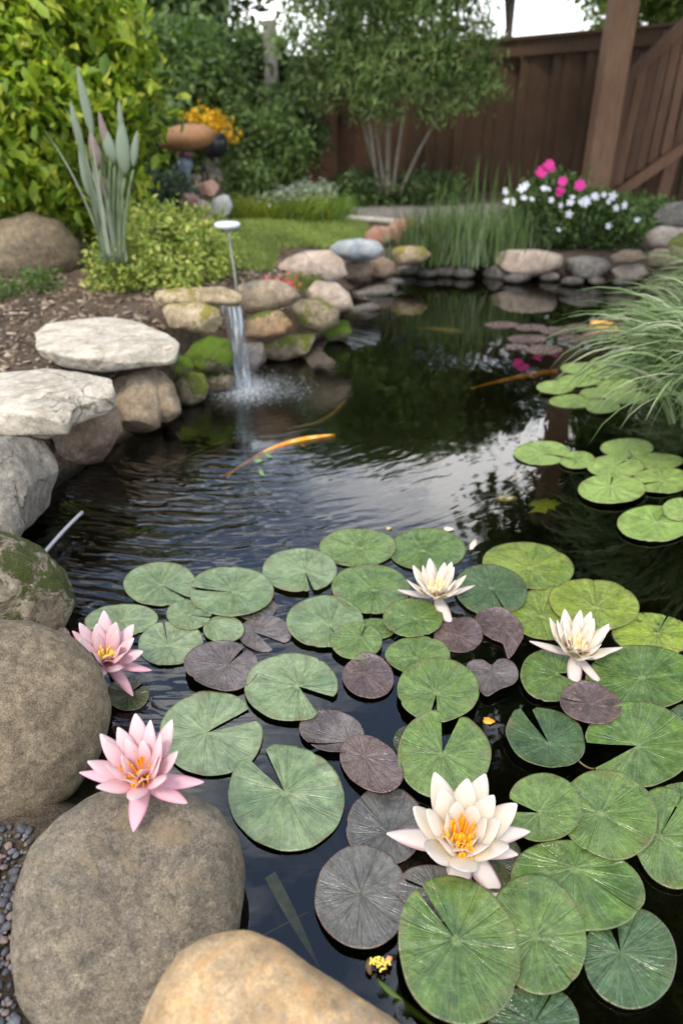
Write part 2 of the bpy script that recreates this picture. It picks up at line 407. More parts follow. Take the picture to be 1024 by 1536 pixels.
def rock(label, mat, outline, z, thick=.8, p=2.0, cuts=0, slab=None, sub=5, seed=0, amp=.035, name='rock', cat='rock', group='rocks edging the pond', Yd=None, cleft=None, fr=1.0):
    """closed stone. Boulder: outline is its widest section facing the viewer; slab: outline is its flat top, slab = thickness in metres"""
    g = rng(seed + 11); Sv, Fs = ico(sub)
    cx = sum(q[0] for q in outline) / len(outline); cyy = sum(q[1] for q in outline) / len(outline)
    C = ony(cx, cyy, Yd) if Yd else onz(cx, cyy, z)
    if slab is None:
        w = (Vector((0, 0, CAMZ)) - C).normalized(); u = Vector((1, 0, 0)); u = (u - w * u.dot(w)).normalized(); v = w.cross(u)
        uv = []
        for q in outline:
            d = ray(*q); k = ((C - Vector((0, 0, CAMZ))).dot(w)) / d.dot(w); P = Vector((0, 0, CAMZ)) + d * k - C
            uv.append((P.dot(u), P.dot(v)))
        T, Rr = polar(uv); mean = Rr.mean()
        th = np.arctan2(Sv[:, 1], Sv[:, 0]); rho = np.hypot(Sv[:, 0], Sv[:, 1]); c = Sv[:, 2]
        rp = (1 - np.abs(c) ** p) ** (1 / p) if p != 2 else rho
        rad = np.interp(th, T, Rr, period=2 * math.pi) * rp
        tk = thick * mean * np.sign(c) * np.abs(c)
        loc = np.stack([rad * np.cos(th), rad * np.sin(th), tk], 1)
        M = np.array([u, v, w])
        loc = loc @ M
    else:
        uv = [(onz(*q, z) - C)[:2] for q in outline]
        T, Rr = polar(uv); mean = Rr.mean()
        th = np.arctan2(Sv[:, 1], Sv[:, 0]); c = Sv[:, 2]
        pp = 5 if p == 2.0 else p
        zz = np.sign(c) * np.abs(c) ** .8
        rp = np.clip(1 - np.abs(c) ** pp, 0, 1) ** (1 / pp)
        edge = 1 + .05 * c
        rad = np.interp(th, T, Rr, period=2 * math.pi) * rp * edge
        loc = np.stack([rad * np.cos(th), rad * np.sin(th), -slab / 2 + zz * slab / 2], 1)
    size = mean if slab is None else min(mean, slab * 1.5)
    for i in range(cuts):
        n = nrm(g.normal(size=(1, 3)))[0]; pr = loc @ n; d = np.quantile(pr, (.90 if cuts < 8 else .80) + .07 * g.random())
        loc = loc - np.maximum(pr - d, 0)[:, None] * n * .92
    off = Vector((seed * 3.1, seed * 1.7, 5))
    disp = np.array([noise.fractal(Vector(q) * (1.6 / mean) * fr + off, 1.0, 2.0, 5) for q in loc])
    nn = nrm(loc)
    if slab is not None: nn = nn * np.array([1, 1, .25])
    loc = loc + nn * (disp * amp * mean * (1.0 if slab is None else .9))[:, None]
    fine = np.array([noise.noise(Vector(q) * (9 / mean) + off) for q in loc]); loc += nn * (fine * amp * .22 * mean)[:, None]
    if cleft:
        (x0, y0), (x1, y1), dep = cleft
        A = onz(x0, y0, z) - C; B = onz(x1, y1, z) - C; cut = (B - A).cross(C - Vector((0, 0, CAMZ))).normalized()
        dd_ = (loc - np.array(A)) @ np.array(cut); loc -= nn * (dep * np.exp(-(dd_ / .010) ** 2))[:, None]
    o = mk(name, loc + np.array(C), Fs, mat, origin=C); tag(o, label, cat, group)
    ROCKS[label] = o
    return o

M_grey = stone('grey_brown_boulder', (.135, .105, .068), (.185, .145, .092), (.235, .185, .12), 1.1, speck=.6, bump=1.0)
M_grey2 = stone('dark_speckled_boulder', (.16, .135, .095), (.22, .18, .125), (.125, .105, .08), 1.1, speck=.6, bump=1.0, stain=(.25, .185, .10))
M_tan = stone('tan_boulder', (.42, .30, .17), (.34, .25, .15), (.46, .29, .13), 1.1, speck=.35, bump=.8, stain=(.48, .27, .10))
M_lime = stone('pale_slab_stone', (.50, .44, .35), (.40, .35, .27), (.55, .50, .41), .8, speck=.3, bump=1.1, stain=(.27, .22, .15), crack=.5)
M_block = stone('grey_block_stone', (.24, .215, .175), (.17, .152, .125), (.30, .27, .225), 1.1, speck=.45, bump=1.2, crack=.5)
M_brown = stone('brown_stone', (.25, .19, .125), (.33, .26, .175), (.18, .14, .10), .9, speck=.4, bump=1.0, stain=(.34, .24, .12))
M_red = stone('reddish_stone', (.21, .15, .105), (.30, .23, .17), (.17, .12, .085), 1.0, speck=.5, bump=.9)
M_mossb = stone('moss_streaked_stone', (.22, .18, .12), (.28, .24, .17), (.15, .12, .08), 1.0, moss=.42, mosscol=((.035, .05, .008), (.11, .13, .025)), bump=1.2)
M_moss = stone('bright_moss_stone', (.17, .15, .09), (.22, .19, .12), (.12, .10, .07), 1.0, moss=.72, mosscol=((.06, .12, .008), (.22, .33, .03)), bump=1.2)
M_mossy = stone('half_mossy_stone', (.27, .22, .14), (.33, .27, .17), (.16, .13, .08), .9, moss=.42, mosscol=((.07, .09, .01), (.25, .27, .04)), bump=.9)
M_ylw = stone('yellow_stained_slab', (.38, .29, .19), (.44, .35, .22), (.30, .24, .14), .8, moss=.22, mosscol=((.20, .17, .03), (.36, .30, .07)), bump=.8)
M_pink = stone('pinkish_stone', (.40, .31, .24), (.47, .40, .33), (.33, .25, .19), .7, speck=.25, bump=.7)
M_orange = stone('orange_stained_stone', (.36, .22, .12), (.30, .22, .14), (.20, .15, .09), .8, moss=.22, bump=.8, stain=(.50, .20, .06))
M_blue = stone('blue_grey_stone', (.26, .30, .33), (.36, .38, .38), (.42, .41, .38), .5, speck=.2, bump=.5)
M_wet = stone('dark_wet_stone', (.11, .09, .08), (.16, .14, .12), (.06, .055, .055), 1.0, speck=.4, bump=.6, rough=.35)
M_farred = stone('far_red_stone', (.36, .24, .18), (.42, .33, .26), (.45, .15, .10), .7, speck=.2, bump=.6)

# foreground boulders
rock('big grey brown boulder at the left edge beside both pink lilies', M_grey,
     [(166, 1065), (152, 1000), (110, 955), (50, 932), (0, 928), (-70, 940), (-125, 1000), (-145, 1090), (-110, 1180), (-50, 1255), (0, 1272), (60, 1248), (112, 1200), (150, 1130)], .07, .85, 2.3, sub=6, seed=1, amp=.03, cat='boulder', name='boulder', fr=.8)
rock('rounded speckled boulder under the drooping petal of the front pink lily', M_grey2,
     [(366, 1310), (357, 1255), (325, 1210), (270, 1186), (210, 1178), (145, 1190), (90, 1225), (45, 1275), (24, 1340), (18, 1420), (25, 1500), (60, 1570), (150, 1610), (250, 1590), (320, 1520), (356, 1395)], .05, .55, 2.5, sub=6, seed=2, amp=.022, cat='boulder', name='boulder', fr=.8)
rock('smooth tan boulder at the bottom edge, nearest of the boulders', M_tan,
     [(208, 1540), (235, 1480), (270, 1430), (318, 1403), (370, 1396), (420, 1412), (480, 1458), (540, 1498), (600, 1534), (650, 1600), (600, 1720), (400, 1760), (230, 1720), (190, 1620)], .20, .55, 2.4, sub=6, seed=3, amp=.025, cat='boulder', name='boulder', fr=.8)
rock('brown rock with green moss on its water side, at left edge', M_mossb,
     [(0, 790), (38, 796), (62, 820), (95, 858), (116, 905), (98, 948), (60, 965), (0, 970), (-60, 950), (-80, 870), (-50, 800)], .10, .9, 2.3, cuts=5, seed=4, amp=.09, sub=6)
rock('small rough grey rock at left edge above the mossy brown rock', M_block, [(-30, 740), (0, 733), (24, 742), (38, 790), (25, 815), (-20, 820), (-45, 780)], .16, .9, 2.6, cuts=5, seed=5, amp=.05)
rock('large squared grey block rock at left waterline', M_block, [(-60, 668), (-10, 655), (66, 656), (86, 690), (109, 745), (96, 775), (66, 815), (20, 800), (-50, 780), (-90, 720)], .13, .95, 4.5, cuts=9, seed=6, amp=.045, sub=6)
# slabs and wall on the left
rock('pale flat slab rock at left edge over the squared block', M_lime, [(-120, 590), (-40, 562), (70, 550), (120, 556), (168, 566), (172, 578), (130, 592), (105, 602), (98, 618), (30, 616), (-60, 616)], .375, slab=.10, p=8, seed=7, amp=.05, sub=6, cuts=4)
rock('pale rounded slab rock lying on the soil, widest on left bank', M_lime, [(53, 497), (72, 480), (110, 472), (160, 472), (208, 480), (245, 496), (268, 512), (262, 521), (200, 528), (150, 533), (95, 528), (60, 517)], .385, slab=.085, p=6, seed=8, amp=.05, sub=6, cuts=3)
rock('brown angular rock dipping into water under the pale slabs', M_red, [(78, 655), (105, 625), (140, 612), (178, 614), (185, 650), (172, 690), (142, 714), (112, 706), (88, 690)], .10, .85, 3.0, cuts=10, seed=9, amp=.05)
rock('large tan rock split by a crack at the waterline', M_brown, [(162, 575), (195, 556), (235, 548), (262, 575), (273, 620), (240, 640), (195, 662), (180, 640), (170, 600)], .12, .95, 3.2, cuts=5, seed=10, amp=.04, cleft=((232, 545), (250, 650), .016), sub=6)
rock('thin pale rock wedged under the pale slab at left edge', M_brown, [(40, 640), (75, 630), (108, 632), (105, 648), (70, 660), (45, 655)], .28, .8, 2.6, cuts=4, seed=12, amp=.05, sub=4)
rock('small mossy rock beside the end of the pale rounded slab', M_moss, [(243, 542), (262, 529), (285, 538), (292, 550), (282, 563), (258, 565)], .21, .8, 2.2, seed=13, sub=4)
rock('rounded olive rock at the waterline left of the waterfall', M_mossy, [(262, 575), (282, 557), (306, 560), (314, 580), (308, 600), (285, 611), (268, 602)], .06, .9, 2.5, cuts=3, seed=14, sub=4)
rock('bright green mossy rock just left of the waterfall', M_moss, [(274, 535), (292, 513), (315, 503), (342, 508), (352, 530), (345, 556), (300, 560)], .19, .8, 2.3, seed=15, sub=5, amp=.09)
rock('dark green wet rock below the bright mossy rock', M_mossb, [(300, 560), (345, 550), (358, 565), (345, 585), (312, 590)], .05, .8, 2.5, seed=16, sub=4, cuts=3)
rock('wide yellow stained slab rock at the top of waterfall', M_ylw, [(188, 452), (222, 438), (270, 432), (335, 430), (362, 440), (366, 456), (340, 460), (300, 455), (240, 464), (205, 464)], .41, .9, 3.0, seed=17, amp=.06, cuts=3)
rock('yellow topped rock beneath the slab, left lip of waterfall', M_ylw, [(228, 468), (255, 456), (300, 452), (328, 464), (334, 485), (322, 498), (290, 500), (245, 488)], .355, .8, 2.6, seed=18, cuts=5, amp=.05)
rock('brown flat rock right of the waterfall lip', M_brown, [(352, 430), (380, 420), (415, 420), (448, 432), (460, 444), (435, 457), (400, 468), (368, 470), (354, 455)], .36, .85, 2.7, seed=19, cuts=4, amp=.05)
rock('orange stained squared rock below the flat brown rock', M_orange, [(362, 480), (395, 467), (432, 464), (439, 488), (428, 502), (395, 508), (364, 507)], .24, .8, 3.2, seed=20, cuts=4, amp=.04)
rock('rounded brown rock topped by moss right of the orange one', M_mossy, [(430, 462), (452, 449), (480, 447), (510, 466), (507, 487), (480, 500), (445, 490)], .20, .85, 2.5, seed=21, cuts=3)
rock('flat green mossy rock touching the water right of waterfall', M_mossy, [(394, 520), (430, 502), (470, 500), (482, 512), (462, 530), (425, 543), (398, 538)], .06, .8, 2.8, seed=22, cuts=4, sub=4)
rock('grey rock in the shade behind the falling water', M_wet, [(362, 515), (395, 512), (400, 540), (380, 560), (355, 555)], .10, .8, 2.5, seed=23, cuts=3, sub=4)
rock('small light green mossy rock at the wall end', M_moss, [(483, 498), (505, 480), (522, 480), (529, 498), (520, 510), (492, 513)], .06, .8, 2.3, seed=24, sub=4)
rock('pale wide rock behind the round mossy brown rock', M_pink, [(443, 432), (475, 421), (505, 424), (528, 443), (530, 462), (508, 470), (470, 458)], .27, .8, 2.6, seed=25, cuts=3)
rock('large smooth pinkish rock at the lawn edge', M_pink, [(409, 405), (428, 388), (460, 376), (495, 374), (515, 390), (524, 420), (500, 430), (440, 422)], .27, .85, 2.4, seed=26, cuts=2)
rock('smooth blue grey rock on top of the small brown ones', M_blue, [(491, 373), (508, 361), (540, 357), (568, 362), (577, 375), (565, 389), (530, 392), (502, 386)], .30, .9, 2.3, seed=27, sub=4)
rock('small brown rock under the blue grey rock', M_red, [(512, 395), (535, 388), (556, 392), (560, 412), (540, 424), (518, 420)], .14, .8, 2.4, seed=28, cuts=3, sub=4)
rock('dark rock right of the small brown one under blue grey rock', M_red, [(552, 392), (572, 384), (590, 392), (594, 410), (575, 420), (555, 415)], .11, .8, 2.4, seed=29, cuts=3, sub=4)
rock('flat cream rock at the foot of the reddish rocks', M_ylw, [(580, 377), (600, 369), (635, 369), (647, 382), (635, 394), (600, 398)], .19, .8, 2.6, seed=30, cuts=3, sub=4)
rock('flat dark rock stepping into water below pinkish rock', M_wet, [(520, 440), (560, 428), (600, 426), (590, 440), (545, 455), (522, 458)], .0, .6, 2.6, seed=31, cuts=3, sub=4)
rock('lower dark rock step half under water by the wall end', M_wet, [(518, 462), (560, 452), (575, 462), (550, 476), (522, 482)], -.01, .6, 2.6, seed=32, cuts=3, sub=4)
rock('red topped rock beside the clump of upright grass', M_farred, [(572, 345), (590, 328), (620, 326), (632, 342), (625, 366), (590, 370)], .26, .8, 2.6, seed=33, cuts=4, sub=4)
rock('tan and red rock left of the red topped rock', M_farred, [(545, 352), (562, 338), (585, 340), (592, 360), (575, 370), (552, 366)], .24, .8, 2.6, seed=34, cuts=3, sub=4)
# far bank
rock('wide flat tan rock on the far bank below white flowers', M_pink, [(732, 385), (760, 375), (805, 374), (845, 382), (842, 400), (815, 412), (785, 418), (755, 405)], .13, .85, 2.9, seed=35, cuts=4, sub=4)
rock('flat grey triangular rock on the far bank', M_block, [(845, 388), (875, 383), (905, 387), (920, 402), (895, 420), (868, 420), (848, 404)], .10, .8, 2.6, seed=36, cuts=3, sub=4)
rock('rounded brown rock under right end of flowering bush', M_red, [(914, 384), (935, 374), (960, 375), (970, 388), (950, 397), (920, 396)], .22, .8, 2.3, seed=37, sub=4)
rock('pale rock at far right bank above the arching grass', M_pink, [(915, 405), (935, 396), (962, 396), (972, 410), (955, 422), (925, 420)], .10, .8, 2.4, seed=38, cuts=2, sub=4)
rock('lower pale square rock stacked at the right of the bush', M_pink, [(965, 350), (990, 338), (1024, 342), (1035, 362), (1010, 374), (972, 370)], .28, .8, 3, seed=39, cuts=3, sub=4)
rock('upper grey rock stacked at the right of the bush', M_block, [(975, 325), (1000, 305), (1030, 300), (1060, 315), (1050, 338), (1000, 342)], .36, .8, 2.8, seed=40, cuts=4, sub=4)
rock('brown rock below the stacked pale rock at right edge', M_brown, [(960, 385), (985, 372), (1020, 374), (1030, 392), (1005, 405), (970, 400)], .20, .8, 2.6, seed=41, cuts=3, sub=4)
rock('mossy rock at right edge behind the arching grass', M_mossy, [(1000, 362), (1022, 348), (1050, 350), (1060, 380), (1030, 395), (1005, 385)], .34, .8, 2.6, seed=42, cuts=3, sub=4)
wets = [(612, 408, 16, 8), (640, 412, 14, 7), (668, 410, 15, 8), (695, 412, 14, 9), (748, 412, 20, 13), (775, 420, 18, 8), (822, 417, 14, 7), (858, 424, 15, 7), (935, 425, 16, 7), (895, 424, 12, 6), (968, 424, 14, 8), (590, 425, 14, 6)]
wl_ = ['leftmost small dark wet stone on the far waterline', 'dark wet stone second from left on the far waterline', 'dark wet stone below the middle of the upright grass', 'dark wet stone below right side of the upright grass',
       'large dark reddish stone left of wide flat tan rock', 'dark wet stone in front of the wide flat tan rock', 'pale wet stone between flat tan and grey triangular rock', 'wet stone in front of grey triangular rock',
       'dark wet stone in front of the pale far right rock', 'tiny wet stone below right corner of grey triangular rock', 'rightmost small dark wet stone on the far waterline', 'low dark wet stone below the flat cream rock']
for i, ((x, y, a_, b_), lb) in enumerate(zip(wets, wl_)):
    rock(lb, M_wet if i != 6 else M_pink, [(x + a_ * 1.3 * math.cos(t), y - 2 + b_ * 1.15 * math.sin(t)) for t in np.linspace(0, 2 * math.pi, 9)[:-1]], .03, .8, 2.6, seed=50 + i, cuts=2, sub=3, name='wet_stone', cat='stone', group='small wet stones on the far waterline')
# boulders in the garden beds
rock('big round grey boulder under the yellow green shrub', M_grey, [(-30, 360), (0, 330), (45, 317), (90, 330), (118, 362), (128, 400), (90, 425), (20, 432), (-40, 415)], .45, .8, 2.3, seed=60, sub=5, cat='boulder', name='boulder', group='boulders in the garden beds')
rock('dark brown rock tucked behind the big round boulder', M_red, [(95, 345), (120, 340), (140, 365), (135, 395), (110, 400)], .40, .8, 2.3, seed=61, sub=4, cat='rock', group='boulders in the garden beds')
rock('small pale stone lying on the bare mulch', M_pink, [(58, 442), (75, 437), (95, 442), (92, 450), (65, 450)], .30, .6, 2.3, seed=62, sub=3, cat='stone', group='stones in the garden beds')
for i, (x, y, a_, b_, lb, mm) in enumerate([(283, 305, 17, 16, 'brown rock left under the mushroom sculpture', M_farred), (316, 288, 17, 13, 'pink rock leaning behind the grey one by the sculpture', M_farred),
        (306, 318, 22, 14, 'low pink rock in front of mushroom sculpture', M_pink), (330, 311, 17, 17, 'pale grey upright rock right of mushroom sculpture', M_blue)]):
    rock(lb, mm, [(x + a_ * 1.15 * math.cos(t), y - 3 + b_ * 1.15 * math.sin(t)) for t in np.linspace(0, 2 * math.pi, 9)[:-1]], .25, .8, seed=70 + i, p=3.4, cuts=9, sub=4, Yd=6.0 - .1 * i, group='rocks around the mushroom sculpture')

# pebbles at the lower left corner
Sv, Fs = ico(3)
PEB = []
pm = [stone('pebble_' + n_, c1, c2, c3, 1.5, speck=.4, bump=.4, rough=.55, wet=False) for n_, c1, c2, c3 in
      (('slate', (.10, .10, .11), (.16, .16, .17), (.07, .07, .08)), ('brown', (.17, .12, .10), (.12, .09, .075), (.2, .15, .12)), ('dark', (.05, .05, .055), (.08, .08, .085), (.04, .04, .045)))]
for k in range(3):
    loc = Sv * np.array([1, .78, .55]); loc = loc * (1 + .16 * np.array([noise.noise(Vector(q) * 1.3 + Vector((k * 9, 0, 0))) for q in Sv]))[:, None]
    me = bpy.data.meshes.new('pebble'); me.from_pydata([tuple(v) for v in loc], [], Fs); me.polygons.foreach_set('use_smooth', np.ones(len(me.polygons), dtype=bool)); me.materials.append(pm[k]); PEB.append(me)
gp = rng(5); placed = []
for px_ in range(3000):
    x, y = -60 + 115 * gp.random(), 1225 + 360 * gp.random()
    if x > 50 - 0.05 * abs(y - 1400) - (25 if y > 1300 else 0): continue
    q = onz(x, y, .06); r_ = (.0045 + .008 * gp.random() ** 2)
    if any((q - t).length < (r_ + rr) * .62 for t, rr in placed): continue
    placed.append((q, r_))
for q, r_ in placed[:260]:
    o = bpy.data.objects.new('pebble', PEB[int(gp.integers(0, 3))]); COL.objects.link(o); o.location = (q.x, q.y, gz(q.x, q.y) + r_ * .35)
    o.scale = (r_, r_, r_); o.rotation_euler = (gp.normal() * .3, gp.normal() * .3, gp.random() * 6.28)
    tag(o, 'small dark pebble lying beside the foreground boulders', 'pebble', 'dark pebbles beside the boulders')

# ------------------------------------------------------------------ lily pads
def padmat(name, base, dark, light, vein, rim, rough=.38, vk=11, spots=0.0, spotcol=(.05, .03, .02), sheen=.0, veinamt=.30, bl=.55, edgecol=(.13, .10, .035), dustamt=.5):
    s = NT(name); t = s.attr('t'); an = s.attr('ang'); p = s.pos()
    n1 = s.noise(p, 14, 5, .65, .6); n2 = s.noise(p, 75, 6, .75); n3 = s.noise(p, 320, 2, .6)
    rnd = s.node('ObjectInfo').outputs['Random']
    col = s.mix(s.ramp(n1, [(.35, 0.), (.65, 1.)]), dark, base)
    col = s.mix(s.ramp(s.math('MULTIPLY_ADD', rnd, .5, s.math('MULTIPLY', n1, .5)), [(.3, 0.), (.8, bl)]), col, light)
    cv = s.node('CombineXYZ', {0: s.math('MULTIPLY', an, 1.5), 1: s.math('MULTIPLY', t, .8), 2: s.math('MULTIPLY', rnd, 53.)}).outputs[0]
    sec = s.noise(cv, 2.2, 3, .6); sec2 = s.noise(cv, 4.5, 3, .6)
    col = s.mix(1.0, col, s.ramp(sec, [(.32, .72), (.68, 1.28)]), 'MULTIPLY')
    col = s.mix(s.ramp(s.noise(p, 6.5, 4, .65, 1.), [(.5, 0.), (.66, bl)]), col, light)
    wob = s.math('MULTIPLY_ADD', n1, 1.0, s.math('MULTIPLY', t, .2))
    def rays(k, w, o_):
        v = s.math('ABSOLUTE', s.math('SINE', s.math('MULTIPLY_ADD', an, k * .5, s.math('MULTIPLY_ADD', wob, .55, o_))))
        return s.ramp(v, [(0, 1.), (w, 0.)])
    v1 = s.math('MULTIPLY', rays(vk, .16, 0.), s.ramp(t, [(0., 1.), (.2, .9), (.95, .25)]))
    v2 = s.math('MULTIPLY', rays(vk * 2 + 1, .30, .8), s.ramp(t, [(.25, 0.), (.5, .6), (1., .3)]))
    v3 = s.math('MULTIPLY', rays(vk * 5, .6, .3), s.ramp(t, [(.05, .0), (.3, .35), (1., .4)]))
    vv = s.math('MULTIPLY', s.math('MINIMUM', s.math('ADD', v1, v2), 1.0), s.ramp(sec2, [(.35, .25), (.6, 1.)]))
    col = s.mix(s.math('MULTIPLY', vv, veinamt), col, vein)
    col = s.mix(s.math('MULTIPLY', v3, .10), col, dark)
    col = s.mix(s.ramp(t, [(0., .85), (.045, .55), (.10, 0.)]), col, tuple(min(1, c * 1.2) for c in vein))
    col = s.mix(1.0, col, s.ramp(n2, [(.3, .68), (.7, 1.28)]), 'MULTIPLY')
    col = s.mix(s.math('MULTIPLY', s.ramp(t, [(.968, 0.), (.99, .85)]), s.ramp(n2, [(.4, .15), (.6, 1.)])), col, rim)
    edge = s.math('MULTIPLY', s.ramp(t, [(.72, 0.), (1., 1.)]), s.ramp(s.noise(p, 24, 4, .7), [(.50, 0.), (.64, .75)]))
    col = s.mix(edge, col, edgecol)
    col = s.mix(s.ramp(s.noise(p, 130, 3, .6), [(.70, 0.), (.76, .6)]), col, tuple(c * .35 for c in base))
    if spots > 0:
        col = s.mix(s.ramp(s.noise(p, 38, 3, .6), [(.72 - .14 * spots, 0.), (.78 - .14 * spots, .9)]), col, spotcol)
    dust = s.ramp(s.noise(p, 420, 3, .6), [(.70, 0.), (.77, dustamt)])
    col = s.mix(dust, col, (.5, .5, .42))
    s.set(color=col, rough=s.math('MULTIPLY_ADD', n2, .20, rough - .17), spec=.8)
    h = s.math('ADD', s.math('MULTIPLY', vv, -.6), s.math('MULTIPLY_ADD', v3, .10, s.math('MULTIPLY_ADD', sec2, .8, s.math('MULTIPLY', n1, 1.9))))
    h = s.math('MULTIPLY_ADD', n3, .10, h)
    s.bump(h, .9, .0048)
    return s.m
PM = {
 'L': padmat('pad_glaucous_green', (.165, .225, .095), (.095, .15, .06), (.25, .30, .165), (.30, .36, .17), (.17, .19, .08), .40),
 'G': padmat('pad_mid_green', (.10, .17, .034), (.050, .10, .020), (.165, .235, .06), (.24, .32, .11), (.14, .12, .05), .32),
 'Y': padmat('pad_yellow_green', (.16, .22, .03), (.085, .14, .02), (.23, .28, .045), (.30, .40, .09), (.12, .12, .03), .36, spots=.35, spotcol=(.06, .07, .02)),
 'B': padmat('pad_blotched_yellow', (.20, .27, .03), (.08, .15, .02), (.30, .35, .05), (.30, .40, .09), (.12, .12, .03), .36, spots=.9, spotcol=(.03, .05, .015)),
 'M': padmat('pad_pale_lime', (.24, .34, .085), (.17, .27, .06), (.30, .40, .12), (.33, .43, .15), (.2, .2, .06), .42),
 'D': padmat('pad_dark_green', (.05, .10, .03), (.025, .06, .018), (.09, .14, .055), (.14, .21, .08), (.10, .09, .04), .30, bl=.4),
 'P': padmat('pad_grey_purple', (.125, .098, .086), (.065, .048, .045), (.18, .155, .14), (.15, .14, .12), (.12, .055, .04), .36, spots=.15, spotcol=(.22, .19, .16), veinamt=.35, edgecol=(.05, .035, .03), dustamt=.9),
 'V': padmat('pad_maroon', (.11, .068, .058), (.055, .034, .033), (.16, .115, .095), (.19, .13, .10), (.15, .05, .04), .34, spots=.3, spotcol=(.24, .17, .14), veinamt=.3, edgecol=(.05, .03, .03), dustamt=.9),
 'K': padmat('pad_slate_grey', (.098, .092, .078), (.056, .052, .046), (.15, .145, .125), (.10, .15, .07), (.18, .08, .05), .32, veinamt=.4, edgecol=(.11, .06, .04), dustamt=.7),
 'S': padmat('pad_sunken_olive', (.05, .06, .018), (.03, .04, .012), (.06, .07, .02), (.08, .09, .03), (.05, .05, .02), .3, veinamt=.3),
}
def smooth_poly(pts, k=10):
    out = []; n = len(pts)
    for i in range(n):
        p0, p1, p2, p3 = [np.array(pts[(i + j) % n], float) for j in (-1, 0, 1, 2)]
        for t in np.linspace(0, 1, k, endpoint=False):
            out.append(.5 * (2 * p1 + (p2 - p0) * t + (2 * p0 - 5 * p1 + 4 * p2 - p3) * t * t + (3 * p1 - p0 - 3 * p2 + p3) * t ** 3))
    return np.array(out)
PADN = [0]
def pad(label, cx, cy, rx, ry, kind, layer=0, notch=None, vein=None, rot=0, poly=None, curl=.0, fold=None, z0=None, tilt=None, group='lily pads floating on the pond'):
    PADN[0] += 1; sd_ = PADN[0]; g = rng(sd_ * 13)
    vx, vy = vein or (cx, cy)
    if poly: E = smooth_poly(poly)
    else:
        T = np.linspace(0, 2 * math.pi, 160, endpoint=False); c, s_ = math.cos(R(rot)), math.sin(R(rot))
        E = np.stack([cx + rx * np.cos(T) * c - ry * np.sin(T) * s_, cy + rx * np.cos(T) * s_ + ry * np.sin(T) * c], 1)
    a = np.arctan2(E[:, 1] - vy, E[:, 0] - vx); r = np.hypot(E[:, 0] - vx, E[:, 1] - vy); o = np.argsort(a); a = a[o]; r = r[o]
    if notch is None: notch = (g.uniform(-180, 180), .35)
    nd_, hw = R(notch[0]), R(notch[1])
    NA, NR = 112, 11
    al = np.linspace(nd_ + hw, nd_ + 2 * math.pi - hw, NA)
    rr = np.interp(np.mod(al + math.pi, 2 * math.pi) - math.pi, a, r, period=2 * math.pi)
    # rounded lobe corners, slightly wavy rim
    dl = np.minimum(al - al[0], al[-1] - al)
    rr = rr * (1 - (.07 if hw > R(4) else .03) * np.exp(-(dl / R(5)) ** 2))
    w_ = np.zeros(NA)
    for k in (3, 5, 8, 13): w_ += np.sin(al * k + g.uniform(0, 6.28)) * g.uniform(.3, 1) * .016 / (k ** .6)
    rr = rr * (1 + w_)
    for _ in range(int(g.integers(0, 3))):      # nibbled rim
        a0 = g.uniform(al[0] + .3, al[-1] - .3); rr = rr * (1 - g.uniform(.02, .06) * np.exp(-((al - a0) / g.uniform(.04, .09)) ** 2))
    z = (.003 + layer * .0055) if z0 is None else z0
    cen = onz(vx, vy, z)
    ts = np.array([0.015, .06, .14, .26, .4, .54, .67, .79, .89, .96, 1.0])
    V = []; tt = []; aa = []
    ph = g.uniform(0, 6.28, 4)
    Rm = (onz(vx + rr.mean(), vy, z) - cen).length
    for t in ts:
        for i in range(NA):
            P = onz(vx + rr[i] * t * math.cos(al[i]), vy + rr[i] * t * math.sin(al[i]), z)
            und = (.5 * math.sin(2 * al[i] + ph[0]) + .35 * math.sin(3 * al[i] + ph[1]) + .25 * math.sin(7 * al[i] + ph[2])) * t * t
            und = max(und, -.5) * .034 * Rm
            q = noise.noise(Vector((P.x * 22, P.y * 22, sd_))) * .012 * Rm * min(1, t * 2)
            q += .022 * Rm * math.sin(al[i] * (9 + sd_ % 4) + 1.5 * math.sin(al[i] * 2 + sd_)) * t * (1.05 - t) * 1.6 * (1 if layer < 9 else 1)     # pleats between the veins
            dz = und + q + .055 * Rm * t ** 6 * (.4 + .6 * math.sin(al[i] + ph[1]) ** 2) * (1 if kind in 'LGMY' else .5) + curl * t ** 3 * max(0., math.sin(al[i] + ph[3])) ** 2
            if fold:      # a lobe lifted along a line: (direction deg, height m)
                dd_ = math.cos(al[i] - R(fold[0])); dz += fold[1] * max(0, dd_) ** 3 * t * t
            # dip to the leaf centre
            dz -= .012 * Rm * math.exp(-(t / .12) ** 2)
            V.append((P.x, P.y, max(P.z + dz, .0016))); tt.append(t); aa.append(al[i])
    V = np.array(V)
    ring = (np.arange(NR - 1)[:, None] * NA + np.arange(NA - 1)[None]).ravel()
    F = [(int(i), int(i + 1), int(i + NA + 1), int(i + NA)) for i in ring]
    V = np.vstack([V, [cen.x, cen.y, max(z - .012 * Rm, .0016)]]); tt.append(0); aa.append(0); ci = len(V) - 1
    F += [(ci, i + 1, i) for i in range(NA - 1)]
    # a thin underside lip so the leaf has thickness
    lip = V[(NR - 1) * NA:NR * NA].copy(); lip[:, 2] -= .0022; b0 = len(V); V = np.vstack([V, lip]); tt += [1.0] * NA; aa += list(al)
    F += [((NR - 1) * NA + i, (NR - 1) * NA + i + 1, b0 + i + 1, b0 + i) for i in range(NA - 1)]
    o = mk('lily_pad', V, F, PM[kind], origin=(cen.x, cen.y, z), attrs={'t': tt, 'ang': aa})
    tag(o, label, 'lily pad', group)
    return o

